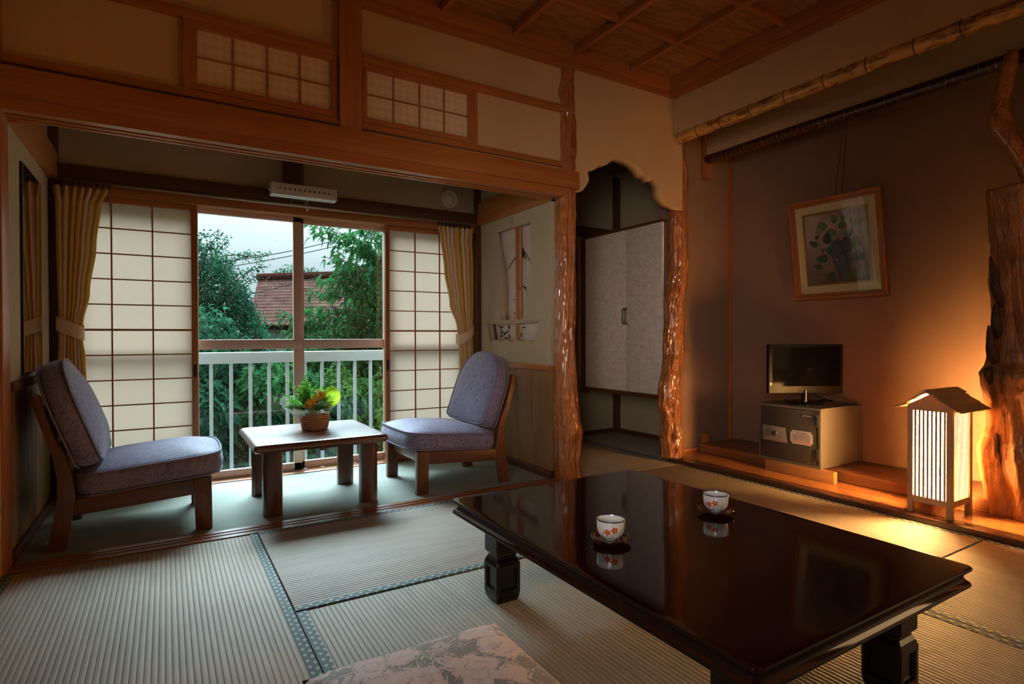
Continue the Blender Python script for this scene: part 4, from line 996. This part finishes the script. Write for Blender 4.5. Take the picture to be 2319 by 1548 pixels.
tvz = .4635
root = thing('television', (3.535, 2.175, tvz), 'small black flat-screen television standing on the safe', 'television', rz=-YAW + 0.02)
# local: x to the room's right as seen, y away from the viewer
bm = bmesh.new(); addbox(bm, -.242, .242, -.012, .022, .070, .385, .004); body = fin(bm, 'housing', M('television_plastic', .5, .12).color((.003, .003, .003)).m, root, True)
bm = bmesh.new(); addbox(bm, -.240, .240, -.0135, -.011, .072, .383, .001); fin(bm, 'bezel', M('bezel_plastic', .4, .15).color((.003, .003, .003)).m, body, True)
bm = bmesh.new(); addbox(bm, -.218, .224, -.0145, -.0125, .115, .366); fin(bm, 'screen', M('dark_screen', .08, .02).color((.0025, .0025, .003)).m, body)
bm = bmesh.new(); addbox(bm, -.234, -.224, -.0142, -.013, .122, .138); fin(bm, 'sticker', WHITEP, body)
bm = bmesh.new(); lathe(bm, [(.024, 0), (.021, .02), (.02, .09)], 20); fin(bm, 'neck', BLACK, root, True)
bm = bmesh.new(); lathe(bm, [(.001, 0), (.118, 0), (.120, .004), (.10, .010), (.03, .014), (.001, .014)], 48); bm.transform(Matrix.Diagonal((1, .72, 1, 1))); fin(bm, 'stand', BLACK, root, 'all')
bm = bmesh.new()
tube(bm, catmull([(.05, .04, .12), (.09, .05, .05), (.14, .05, .035), (.19, .06, .022), (.225, .075, .012), (.20, .10, .006), (.13, .09, .006), (.17, .07, .02)], 8), .0035, 8)
tube(bm, catmull([(-.04, .04, .10), (-.08, .05, .05), (-.10, .06, .02), (-.07, .08, .006), (.0, .09, .006), (.08, .07, .01)], 8), .003, 8)
fin(bm, 'cables', BLACK, root, 'all')
bm = bmesh.new(); tube(bm, catmull([(.13, .052, .038), (.175, .058, .030), (.215, .07, .016)], 8), .0048, 8); fin(bm, 'cable_sleeve', M('grey_sleeve', .4).color((.5, .42, .36)).m, root, 'all')

# ================================================================== FRAMED PICTURE
root = thing('framed_painting', (3.82, 2.10, 1.155), 'framed painting of a flowering potted plant, leaning out from the alcove wall', 'painting')
tl = math.atan2(.095, .655)
# local frame: a along -y (0..), b up, c out of the wall
Rp = Matrix(((-0.0, -math.sin(tl), -math.cos(tl), 0), (-1, 0, 0, 0), (0, math.cos(tl), -math.sin(tl), 0), (0, 0, 0, 1)))
PW_, PH_ = .605, .665
def pframe(ins0, ins1, d0, d1, name, mat, bev=.003, par=None):
    bm = bmesh.new(); a0, a1 = -PW_ / 2 + ins0, PW_ / 2 - ins0; b0, b1 = ins0, PH_ - ins0; q = ins1 - ins0
    addbox(bm, a0, a1, b0, b0 + q, d0, d1, bev); addbox(bm, a0, a1, b1 - q, b1, d0, d1, bev); addbox(bm, a0, a0 + q, b0 + q, b1 - q, d0, d1, bev); addbox(bm, a1 - q, a1, b0 + q, b1 - q, d0, d1, bev)
    bm.transform(Rp); return fin(bm, name, mat, par or root, True)
FRW = wood('frame_wood', (.22, .07, .018), (.36, .13, .035), 'z', .35, .4)
fo = pframe(0, .022, 0, .036, 'frame', FRW); pframe(.022, .040, .0, .026, 'inner_frame', FRW)
LIN = M('linen_mat', .9, .1); v = LIN.co(); h = LIN.noise(LIN.co('Object', (1, 1, 12)), 60, 2); LIN.color(LIN.mix(h, (.62, .42, .22), (.80, .58, .34))); LIN.bump(h, .0008)
pframe(.040, .092, .0, .014, 'linen_mount', LIN.m, 0)
pframe(.090, .102, .0, .019, 'gilt_fillet', M('gilt', .35, .5, .8).color((.52, .32, .09)).m, .002)
m = M('painted_canvas', .5, .3); x, y, z = m.xyz(m.co()); n = m.noise(m.co(), 5, 3)
base = m.mix(n.rng(.3, .7), (.30, .20, .20), (.46, .31, .27)); base = m.mix(z.rng(.12, .36, 1, 0) * .8, base, (.10, .06, .035)); base = m.mix((z * -1 + .62).abs().rng(0, .2, 1, 0) * n.rng(.45, .6), base, (.58, .37, .27)); m.color(base); CANV = m.m
bm = bmesh.new(); addbox(bm, -PW_ / 2 + .095, PW_ / 2 - .095, .095, PH_ - .095, 0, .010); bm.transform(Rp); cv = fin(bm, 'canvas', CANV, root)
def petal_poly(bm, a, b, L_, Wd, ang, c=.0102):
    n = 10; vs = []
    for k in range(n):
        t = 2 * PI * k / n; r1 = math.cos(t) * L_ / 2 + L_ / 2; w2 = math.sin(t) * Wd / 2 * (1.15 - .3 * math.cos(t))
        vs.append(bm.verts.new(Rp @ Vector((a + r1 * math.cos(ang) - w2 * math.sin(ang), b + r1 * math.sin(ang) + w2 * math.cos(ang), c))))
    bm.faces.new(vs)
def px(u, v): return ((u - 340) / (1060 - 340) * (PW_ - .204) - (PW_ - .204) / 2, PH_ - .102 - (v - 400) / (1270 - 400) * (PH_ - .204))
lf = {'leaf_dark': ((.035, .055, .03), [(480, 790, 120, 60, 2.6), (590, 780, 130, 90, 1.5), (540, 830, 110, 60, -1.2), (590, 970, 150, 80, 3.0), (870, 760, 130, 110, -.6), (890, 940, 130, 110, -.5), (520, 1070, 110, 60, 2.9), (600, 1130, 120, 100, -1.3), (830, 720, 80, 50, .6), (450, 690, 60, 40, .3), (640, 930, 110, 50, 1.9)]),
      'leaf_mid': ((.075, .11, .05), [(600, 590, 130, 90, 2.6), (620, 600, 170, 110, -1.2), (740, 560, 110, 90, -.4), (700, 540, 100, 70, 1.7), (800, 700, 120, 60, .4), (790, 520, 60, 50, 1.2), (880, 840, 90, 60, -.4)]),
      'leaf_light': ((.17, .15, .05), [(900, 590, 150, 55, .35), (540, 640, 90, 70, 2.4), (640, 720, 90, 60, .1), (870, 560, 60, 30, 1.3), (740, 690, 80, 40, .4)])}
q_ = (PW_ - .204) / 720
for nm, (c_, lst) in lf.items():
    pm = M(nm, .6).color(tuple(1.5 * q for q in c_)).m
    for i, (u, v, L1, W1, an_) in enumerate(lst): bm = bmesh.new(); a, b = px(u, v); petal_poly(bm, a, b, L1 * q_, W1 * q_, an_, .0102 + .0002 * i); fin(bm, 'painted_leaf', pm, cv)
bm = bmesh.new(); v_ = [bm.verts.new(Rp @ Vector((*px(u, v), .0101))) for u, v in ((630, 720), (870, 720), (860, 1000), (800, 1220), (720, 1230), (650, 1000))]; bm.faces.new(v_); fin(bm, 'painted_vase', M('vase_paint', .6).color((.085, .095, .105)).m, cv)
bm = bmesh.new()
for i, (u, v, s) in enumerate(((565, 885, 45), (765, 735, 36), (820, 630, 30), (495, 910, 20), (690, 990, 22), (858, 935, 22))):
    a, b = px(u, v); vs = [bm.verts.new(Rp @ Vector((a + s * q_ * (1 if k % 2 == 0 else .45) * math.cos(.3 + k * PI / 5), b + s * q_ * (1 if k % 2 == 0 else .45) * math.sin(.3 + k * PI / 5), .0126))) for k in range(10)]; bm.faces.new(vs)
fin(bm, 'painted_flowers', M('flower_paint', .6).color((.42, .16, .13)).m, cv)
bm = bmesh.new()
for pts in ([(620, 830), (890, 720)], [(670, 970), (890, 860)], [(690, 1100), (880, 990)], [(600, 740), (690, 1100), (740, 1230)], [(740, 700), (790, 920), (830, 1150)], [(500, 700), (510, 850)], [(860, 700), (860, 800)], [(700, 570), (720, 650)]):
    tube(bm, [Rp @ Vector((*px(*p), .0118)) for p in pts], .0011, 5)
fin(bm, 'painted_trellis', M('trellis_paint', .6).color((.018, .012, .01)).m, cv)
bm = bmesh.new(); rg3 = random.Random(4)
for k in range(60): a, b = px(rg3.uniform(740, 960), rg3.uniform(1170, 1255)); petal_poly(bm, a, b, .02, .005, rg3.uniform(.6, 2.5), .0122 + k * .00001)
fin(bm, 'painted_grass', M('grass_paint', .6).color((.10, .17, .03)).m, cv)
bm = bmesh.new(); addbox(bm, -PW_ / 2 + .024, PW_ / 2 - .024, .024, PH_ - .024, .0235, .0245); bm.transform(Rp); fin(bm, 'glass', GLASS, root)
bm = bmesh.new()
for s in (-.03, .03): tube(bm, [(-.085, -.02 + s * .8, .6), (-.012, -.02 + s * .5, 1.06), (.028, -.02 + s * .25, 1.30), (.035, -.02 + s * .25, 1.5)], .0016, 6)
fin(bm, 'hanging_cord', M('cord', .7).color((.03, .02, .014)).m, root)

# ================================================================== WALL CUPBOARD
root = thing('wall_cupboard', (3.10, 3.45, .44), 'hanging wall cupboard with two pale silvery brocade doors in the passage', 'cupboard')
bm = bmesh.new(); addbox(bm, .02, .586, -.385, .44, .025, 1.30, 0); fin(bm, 'body', DK['z'], root)
bm = bmesh.new(); addbox(bm, -.005, .586, -.385, .45, 0, .030, .002); addbox(bm, -.005, .045, -.458, -.38, 0, .030, .002); fin(bm, 'bottom_rail', DK['y'], root, True)
bm = bmesh.new(); addbox(bm, -.005, .586, -.385, .45, 1.300, 1.318, .002); addbox(bm, -.005, .045, -.458, -.38, 1.300, 1.318, .002); fin(bm, 'top_rail', DK['y'], root, True)
bm = bmesh.new(); addbox(bm, -.01, .05, .445, .49, -.02, 1.33, .003); fin(bm, 'corner_post', DK['z'], root, True)
m = M('silver_brocade', .45, .5); n = m.noise(m.co('Object', (1, 1, 1.6)), 26, 4, .65, 1.2); m.color(m.mix(n.rng(.35, .65), (.50, .44, .39), (.68, .62, .56))); m.bump(n, .0015, .5); BRO = m.m
for y0, y1, hy_ in ((-.455, -.0715, -.085), (-.0685, .436, -.055)):
    bm = bmesh.new(); addbox(bm, 0, .02, y0, y1, .032, 1.298, .0015); d_ = fin(bm, 'door', BRO, root, True)
    bm = bmesh.new(); tube(bm, catmull([(0, hy_, .56), (-.020, hy_, .572), (-.024, hy_, .61), (-.024, hy_, .64), (-.020, hy_, .672), (0, hy_, .684)], 5), [.006] * 26, 8); fin(bm, 'handle', M('dark_handle', .25, .5, .7).color((.08, .07, .06)).m, d_, 'all')

# ================================================================== CURTAINS
def curtain(name, label, rows, y0, folds, seed, mat, amp=.03, flip=1):
    """rows: (z, x_left, x_right, amplitude factor)"""
    r = thing(name, ((rows[0][1] + rows[0][2]) / 2, y0, rows[0][0]), label, 'curtain')
    ox, oz = (rows[0][1] + rows[0][2]) / 2, rows[0][0]
    me = bpy.data.meshes.new('cloth'); nu = folds * 14; zs = []; z = rows[0][0]; zb = rows[-1][0]; nv = 60
    V = []; F = []; UV = []
    for j in range(nv + 1):
        z = rows[0][0] + (zb - rows[0][0]) * j / nv; xl, xr, af = interp([(q[0], q[1], q[2], q[3]) for q in rows], z)
        top = max(0, 1 - (rows[0][0] - z) / .09)
        for i in range(nu + 1):
            u = i / nu; ph = 2 * PI * folds * u + .8 * math.sin(u * 9 + seed) + .5 * noise.noise(Vector((u * 3, z * 1.5, seed)))
            s = math.sin(ph); s = math.copysign(abs(s) ** .8, s)
            xx = xl + (xr - xl) * u + .3 * amp * af * math.cos(ph) * (1 - top)
            yy = s * amp * af * (1 + .5 * noise.noise(Vector((u * 7, z, seed)))) * (1 - .55 * math.exp(-((rows[0][0] - z - .10) / .03) ** 2))
            V.append((xx - ox, yy, z - oz)); UV.append((u, j / nv))
    for j in range(nv):
        for i in range(nu): a = j * (nu + 1) + i; F.append((a, a + 1, a + nu + 2, a + nu + 1))
    me.from_pydata(V, [], F); uvl = me.uv_layers.new(name='UVMap')
    for p in me.polygons:
        for li in p.loop_indices: uvl.data[li].uv = UV[me.loops[li].vertex_index]
    me.polygons.foreach_set('use_smooth', [True] * len(me.polygons))
    link('cloth', me, mat, r); return r, ox, oz
c1, ox, oz = curtain('curtain', 'tied-back mustard and beige curtain at the left end of the window, behind the left chair', [(1.712, -.508, -.262, 1), (1.62, -.498, -.300, .85), (1.40, -.495, -.322, .85), (1.15, -.49, -.352, .7), (.97, -.482, -.382, .5), (.90, -.482, -.384, .5), (.80, -.49, -.375, .7), (.45, -.495, -.36, .8), (.05, -.50, -.345, .9)], 3.855, 7, 1.3, CURT, .028)
bm = bmesh.new()
def band(bm, pts, hgt):
    g = [[bm.verts.new((p[0], p[1], p[2] + hgt * (k - .5))) for k in (0, .5, 1)] for p in pts]
    for a, b in zip(g, g[1:]):
        for k in range(2): bm.faces.new((a[k], b[k], b[k + 1], a[k + 1]))
band(bm, catmull([(-.497 - ox, .01, .985 - oz), (-.485 - ox, -.035, .975 - oz), (-.44 - ox, -.052, .955 - oz), (-.39 - ox, -.047, .93 - oz), (-.372 - ox, -.015, .925 - oz), (-.385 - ox, .03, .94 - oz)], 5), .075); fin(bm, 'tieback', CURB, c1, 'all')
c2, ox, oz = curtain('curtain', 'tied-back mustard and beige curtain at the right end of the window, beside the ship-shaped opening', [(1.712, 1.710, 1.990, 1), (1.62, 1.728, 1.985, .85), (1.40, 1.755, 1.99, .85), (1.15, 1.80, 1.99, .7), (.97, 1.862, 1.985, .5), (.90, 1.875, 1.98, .5), (.80, 1.885, 1.985, .7), (.45, 1.89, 1.995, .8), (.05, 1.88, 2.0, .9)], 3.855, 7, 4.1, CURT, .028)
bm = bmesh.new(); band(bm, catmull([(1.86 - ox, .02, .89 - oz), (1.855 - ox, -.03, .885 - oz), (1.90 - ox, -.050, .895 - oz), (1.95 - ox, -.045, .925 - oz), (1.99 - ox, -.02, .955 - oz), (2.005 - ox, .01, .965 - oz)], 5), .075); fin(bm, 'tieback', CURB, c2, 'all')
c3, _, _ = curtain('curtain', 'narrow yellow curtain glimpsed between the burl post and the wall cupboard', [(1.80, 2.93, 3.20, .8), (1.2, 2.95, 3.21, .8), (.52, 2.95, 3.215, .8)], 4.08, 4, 7.7, CURT, .018)
bm = bmesh.new(); tube(bm, [(-.50, 3.885, 1.752), (2.05, 3.885, 1.752)], .008, 8)
rl = fin(bm, 'curtain_rail', M('rail_metal', .35, .5, .5).color((.34, .25, .18)).m, smooth='all'); tag(rl, 'thin metal curtain rail running across the top of the window', 'curtain rail')
bm = bmesh.new()
for k in range(9): addbox(bm, -.48 + k * .027, -.474 + k * .027, 3.87, 3.89, 1.722, 1.748)
for k in range(9): addbox(bm, 1.72 + k * .031, 1.726 + k * .031, 3.87, 3.89, 1.722, 1.748)
fin(bm, 'hooks', BLACKM, rl)

# ================================================================== WALL FITTINGS
root = thing('wall_mirror', (-.528, 3.41, 1.2), 'tall narrow wall mirror on the left wall, reflecting the curtain', 'mirror')
bm = bmesh.new(); addbox(bm, -.0, .008, -.215, .215, -.455, .46, .001); fin(bm, 'backing', BLACKM, root)
bm = bmesh.new(); addbox(bm, .008, .0095, -.211, .211, -.451, .456); fin(bm, 'mirror_glass', M('mirror_silver', .02, .5, 1).color((.8, .8, .78)).m, root)
root = thing('wall_unit', (.765, 3.925, 1.80), 'long white box with a row of dark flower-shaped vents above the window', 'wall-mounted unit')
WU = M('cream_plastic', .4, .4).color((.62, .57, .48)).m
bm = bmesh.new(); addbox(bm, -.20, .20, -.145, -.06, -.012, .062, .004); fin(bm, 'housing', WU, root, True)
bm = bmesh.new(); addbox(bm, -.05, .05, -.06, 0, .0, .05); fin(bm, 'bracket', WU, root)
bm = bmesh.new(); addbox(bm, -.213, -.198, -.11, -.10, .018, .026); fin(bm, 'switch', WU, root)
for k in range(11):
    bm = bmesh.new(); cx = -.150 + .0297 * k
    for j in range(8):
        a = j * PI / 4; vs = [bm.verts.new((cx + math.cos(a + d) * r, -.1456, .028 + math.sin(a + d) * r)) for r, d in ((.002, 0), (.006, -.30), (.0088, 0), (.006, .30))]; bm.faces.new(vs)
    bmesh.ops.create_circle(bm, cap_ends=True, radius=.003, segments=10, matrix=Matrix.Translation((cx, -.1457, .028)) @ Matrix.Rotation(PI / 2, 4, 'X'))
    fin(bm, 'vent', BLACKM, root)
bm = bmesh.new(); tube(bm, [(.02, -.10, -.012), (.021, -.10, -.075)], .0012, 5); bmesh.ops.create_uvsphere(bm, u_segments=10, v_segments=8, radius=.006, matrix=Matrix.Translation((.021, -.10, -.08))); fin(bm, 'pull_cord', WHITEP, root)
bm = bmesh.new(); addbox(bm, .70, .79, 3.905, 3.93, 1.762, 1.792, .002); sw = fin(bm, 'switch_box', M('brass_box', .4, .4).color((.30, .16, .05)).m, smooth=True); tag(sw, 'small brown switch box directly below the white vented unit', 'switch box')
bm = bmesh.new(); addbox(bm, .708, .782, 3.903, 3.906, 1.768, 1.786); fin(bm, 'cover', BLACKM, sw)
root = thing('round_vent', (1.845, 3.952, 1.945), 'round white vent cover high on the wall near the right-hand curtain', 'vent')
bm = bmesh.new(); lathe(bm, [(.066, 0), (.068, .006), (.064, .013), (.054, .014), (.052, .008), (.001, .006)], 40); bm.transform(Matrix.Rotation(PI / 2, 4, 'X')); fin(bm, 'ring', WU, root, 'all')
bm = bmesh.new(); lathe(bm, [(.046, 0), (.044, .012), (.03, .016), (.001, .017)], 36); bm.transform(Matrix.Rotation(PI / 2, 4, 'X')); fin(bm, 'cap', WU, root, 'all')
bm = bmesh.new(); addbox(bm, -.455, -.40, 3.18, 3.215, .0005, .003); tag(fin(bm, 'paper_tag', M('tag', .6).color((.55, .42, .28)).m), 'small beige paper tag on the carpet beside the left chair leg', 'paper tag')

# ================================================================== OUTSIDE
GR = M('garden_ground', .9, .1).color((.06, .09, .04)).m
struct(box('floor_garden', GR, -40, 60, 4.6, 90, -3.3, -3.2, 0))
struct(box('floor_balcony', plaster('balcony_concrete', (.35, .36, .35)), -1.2, 3.4, 4.15, 4.86, -.42, -.30, 0))
root = thing('balcony_railing', (.9, 4.8, -.30), 'white painted metal balcony railing outside the window', 'railing')
bm = bmesh.new(); addbox(bm, -2.2, 2.7, -.035, .035, 1.005, 1.09, .008); fin(bm, 'top_rail', RAILP, root, True)
bm = bmesh.new(); addbox(bm, -2.2, 2.7, -.015, .015, .06, .09, .003); fin(bm, 'bottom_rail', RAILP, root, True)
for k in range(-12, 18):
    bm = bmesh.new() if k == -12 else None
    if bm: addbox(bm, -.012, .012, -.012, .012, .0, 1.01, .002); b0 = fin(bm, 'baluster', RAILP, root, True); b0.location = (.291 - .9 + k * .1341, 0, 0)
    else: b = b0.copy(); COL.objects.link(b); b.location = (.291 - .9 + k * .1341, 0, 0)

BARK = M('bark', .9, .1).color((.05, .035, .025)).m
LM = [leafmat('leaf_bluegreen', (.008, .038, .022), (.022, .085, .042), .3, sc=2.5), leafmat('leaf_green', (.010, .048, .018), (.030, .105, .030), .35, sc=2.5), leafmat('leaf_yellowgreen', (.03, .10, .025), (.09, .19, .05), .4, sc=3)]
def cloud(rs, cen, rad, n, shell=.55):
    d = rs.randn(n, 3); d /= np.linalg.norm(d, axis=1, keepdims=True); r = rs.uniform(shell, 1, (n, 1)) ** .6
    lump = np.array([1 + .28 * noise.noise(Vector(q * 2.3) + Vector((cen[0], 0, 0))) for q in d])[:, None]
    return np.array(cen) + d * r * lump * np.array(rad), d
def tree(name, label, cat, loc_, trunk, blobs, mat, L_, Wd, seed, group=None, twigs=(), tl=60, droop=.4):
    root = thing(name, loc_, label, cat, group); rs = np.random.RandomState(seed); Ps, Ds = [], []
    for c, r, n in blobs:
        p, d = cloud(rs, c, r, n); Ps.append(p); Ds.append(d * .7 + rs.randn(n, 3) * .6 + np.array([0, 0, -.15]))
    bm = bmesh.new()
    for pts, rad in trunk: tube(bm, catmull(pts, 4), [rad * (1 - .7 * i / (4 * (len(pts) - 1))) for i in range(4 * (len(pts) - 1) + 1)], 8)
    for a, b in twigs:
        a, b = np.array(a, float), np.array(b, float); mid = (a + b) / 2 + np.array([0, 0, .06])
        tube(bm, catmull([a, mid, b], 4), [.010 - .0008 * i for i in range(9)], 5)
        t = rs.uniform(.1, 1.02, tl)[:, None]; base = a + (b - a) * t + np.array([0, 0, .24]) * t * (1 - t); base = base + rs.randn(tl, 3) * .035
        Ps.append(base); Ds.append(rs.randn(tl, 3) * .5 + (b - a) / np.linalg.norm(b - a) * .6 + np.array([0, 0, -.3]))
    P = np.concatenate(Ps) - np.array(loc_); D = np.concatenate(Ds)
    bm.transform(Matrix.Translation([-q for q in loc_])); fin(bm, 'trunk', BARK, root, True)
    leaves('foliage', P, D, L_ * rs.uniform(.6, 1.25, len(P)), Wd * rs.uniform(.7, 1.2, len(P)), mat, root, droop=droop, sn=seed)
    return root
G = -3.2
# tall fine-leaved tree on the left
tw = []
rs = np.random.RandomState(8)
for k in range(46):
    a = rs.uniform(-.2, 1.9); s = np.array([rs.uniform(-.5, .75), 9.2 + rs.uniform(-.5, .3), rs.uniform(1.0, 2.0)]); tw.append((s, s + np.array([math.cos(a) * rs.uniform(.3, .75), rs.uniform(-.2, .2), .15 + math.sin(a) * rs.uniform(.2, .6)])))
tree('garden_tree', 'tall fine-leaved tree filling the upper left window pane', 'tree', (-.3, 9.4, G), [([(-.3, 9.4, G), (-.25, 9.4, -.5), (-.1, 9.3, 1.0), (.1, 9.3, 2.0)], .12), ([(-.2, 9.4, 0), (.3, 9.2, .9), (.8, 9.2, 1.7)], .06)],
     [((-.35, 9.4, 1.05), (1.25, .8, 1.25), 17000), ((.45, 9.3, 1.05), (.72, .6, 1.15), 15000), ((.85, 9.2, .6), (.5, .6, 1.0), 9000), ((.75, 9.2, .0), (.75, .6, .8), 7000), ((-.3, 9.4, -.6), (1.5, .8, 1.0), 7000)], LM[0], .055, .026, 1, twigs=tw, tl=70)
# broad drooping-leaved tree on the right
tw = []
for a, b in (((2.7, 7.5, 1.75), (1.62, 7.3, 2.24)), ((2.6, 7.5, 1.8), (1.95, 7.3, 2.10)), ((2.7, 7.5, 1.5), (1.72, 7.2, 1.88)), ((2.5, 7.5, 1.4), (1.72, 7.2, 1.62)), ((2.7, 7.5, 2.0), (2.2, 7.3, 2.32)), ((2.7, 7.5, 1.9), (2.55, 7.3, 2.28)), ((2.6, 7.5, 1.3), (1.55, 7.2, 1.42)),
             ((2.5, 7.4, 1.1), (1.42, 7.2, 1.25)), ((2.3, 7.4, .95), (1.25, 7.2, 1.10)), ((2.3, 7.4, .9), (1.35, 7.2, .95)), ((2.7, 7.5, 1.6), (2.2, 7.2, 2.05)), ((2.6, 7.5, 1.2), (1.9, 7.1, 1.75))):
    for j in range(4): tw.append((np.array(a) + rs.randn(3) * .05, np.array(b) + rs.randn(3) * np.array([.09, .12, .06])))
tree('garden_tree', 'tree with drooping leafy branches in the right window pane', 'tree', (3.1, 7.8, G), [([(3.1, 7.8, G), (3.0, 7.7, -.5), (2.8, 7.6, .8), (2.7, 7.5, 1.9)], .13), ([(2.9, 7.6, .5), (2.4, 7.5, 1.0), (1.8, 7.4, 1.3)], .04)],
     [((2.75, 7.7, 1.05), (.75, .5, .60), 4200), ((2.95, 7.8, 1.8), (.55, .5, .55), 1500), ((2.2, 7.8, .55), (1.0, .5, .42), 4200), ((3.3, 7.9, .9), (.8, .6, 1.2), 2500)], LM[1], .105, .045, 2, twigs=tw, tl=42, droop=.9)
# shrubs below the railing
def shrub(i, cx, cy, top, rx, mat, label, L_=.11, n=3600):
    tree('garden_shrub', label, 'shrub', (cx, cy, G), [([(cx, cy, G), (cx + .05, cy, -1.5), (cx, cy, -.2)], .05), ([(cx, cy, -1.8), (cx + .3, cy - .1, -.9), (cx + .35, cy, -.3)], .03)],
         [((cx, cy, top - .55), (rx, .55, .55), n), ((cx + .1, cy - .1, top - 1.3), (rx * 1.2, .6, .8), n)], mat, L_, L_ * .5, 20 + i, 'shrubs below the balcony', droop=.8)
shrub(0, .15, 6.4, .55, .62, LM[0], 'dark shrub behind the leftmost balusters of the railing')
shrub(1, 1.05, 6.5, .62, .55, LM[1], 'green shrub behind the railing left of the window mullion')
shrub(2, 1.75, 6.9, .48, .50, LM[2], 'yellow-green shrub behind the railing just right of the window mullion', .09)
shrub(3, 2.45, 6.6, .50, .55, LM[2], 'yellow-green shrub behind the rightmost balusters of the railing', .09)
shrub(4, .35, 7.0, 1.22, .42, LM[0], 'broad-leaved shrub rising above the railing at the left', .12, 1500)
shrub(5, 3.2, 8.6, .75, 1.2, LM[0], 'dark bush standing far behind the yellow-green shrubs', .09, 5000)
shrub(6, 1.5, 9.6, .62, 1.2, LM[0], 'dark low bush in front of the neighbouring house', .08, 5000)
# neighbouring house
root = thing('neighbour_house', (2.6, 14.5, G), 'neighbouring house with a red-brown tiled roof seen between the trees', 'house')
E1, E2, R1, R2 = Vector((1.573, 14, 1.19)), Vector((3.9, 10.74, .38)), Vector((2.091, 16.2, 2.425)), Vector((5.4, 12.7, 2.12))
E2.z = 1.19 + (.644 - 1.19) * ((3.9 - 1.573) / (3.142 - 1.573)) * .35 + 0; E2.z = 1.10
R2.z = 2.40
o_ = Vector((2.6, 14.5, G))
m = M('roof_tiles', .9, .0); u, v_, _ = m.xyz(m.tc.outputs['UV']); rowf = (v_ * 15).fract(); n = m.noise(m.comb(u * 3, (v_ * 16).floor() * 2, 0.), 3, 3)
c = m.mix(rowf.rng(.05, .38), (.018, .007, .006), m.mix(n.rng(.3, .7), (.045, .022, .018), (.115, .062, .05))); m.color(c); m.bump(rowf, .03, .6); RT = m.m
bm = bmesh.new(); uvl = bm.loops.layers.uv.new('UVMap'); nrm = (E2 - E1).cross(R1 - E1).normalized() * .12
if nrm.z < 0: nrm = -nrm
q4 = [E1, E2, R2, R1]; vt = [bm.verts.new(p - o_) for p in q4]; vb = [bm.verts.new(p - o_ - nrm) for p in q4]
fs = [bm.faces.new(vt), bm.faces.new(vb[::-1])] + [bm.faces.new((vt[i], vb[i], vb[(i + 1) % 4], vt[(i + 1) % 4])) for i in range(4)]
for f in fs:
    for l in f.loops:
        k = (vt.index(l.vert) if l.vert in vt else vb.index(l.vert)); l[uvl].uv = [(0, 0), (1, 0), (1, 1), (0, 1)][k]
fin(bm, 'roof', RT, root)
bm = bmesh.new(); tube(bm, [R1 - o_ + Vector((0, 0, .05)), R2 - o_ + Vector((0, 0, .05))], .10, 8); fin(bm, 'ridge', M('ridge_tile', .9, 0).color((.04, .015, .012)).m, root, True)
bm = bmesh.new(); dE = (E2 - E1).normalized(); inw = (R1 - E1); inw.z = 0; inw.normalize()
c0 = E1 + dE * .35 + inw * .45; c1_ = E2 + inw * .45; c2_ = R2 + inw * .2; c3_ = R1 + dE * .35
pts = [c0, c1_, c2_, c3_]; vb = [bm.verts.new((p.x - o_.x, p.y - o_.y, 0)) for p in pts]; vt = [bm.verts.new((p.x - o_.x, p.y - o_.y, (min(p.z, 1.18 + (0 if i < 2 else .9))) - .02 - G)) for i, p in enumerate(pts)]
for i in range(4): bm.faces.new((vb[i], vb[(i + 1) % 4], vt[(i + 1) % 4], vt[i]))
bm.faces.new(vt); fin(bm, 'wall', M('pale_green_wall', .8).color((.10, .125, .11)).m, root)
tree('garden_tree', 'distant treetop showing above the neighbouring roof', 'tree', (3.6, 19, G), [([(3.6, 19, G), (3.6, 19, 2)], .15)], [((3.6, 19, 2.2), (1.2, .8, .95), 3500), ((6, 19, 1.8), (1.8, .8, 1.0), 3500)], LM[0], .12, .06, 77)
for nm, pts, lab in (('overhead_wire', [(-1.5, 10, 1.62), (1.292, 10, 2.20), (3.15, 10, 2.80), (6, 10, 3.9)], 'upper overhead wire crossing the sky between the trees'), ('overhead_wire', [(-1.5, 10.2, 1.50), (1.30, 10.2, 2.14), (3.2, 10.2, 2.70), (6, 10.2, 3.6)], 'middle overhead wire crossing the sky, just below the topmost'), ('overhead_wire', [(-1.5, 10.4, .9), (2.07, 10.4, 1.88), (3.4, 10.4, 2.55), (6, 10.4, 3.7)], 'lowest overhead wire, above the neighbouring roof')):
    bm = bmesh.new(); tube(bm, catmull(pts, 6), .007, 5); tag(fin(bm, nm, BLACKM), lab, 'wire')
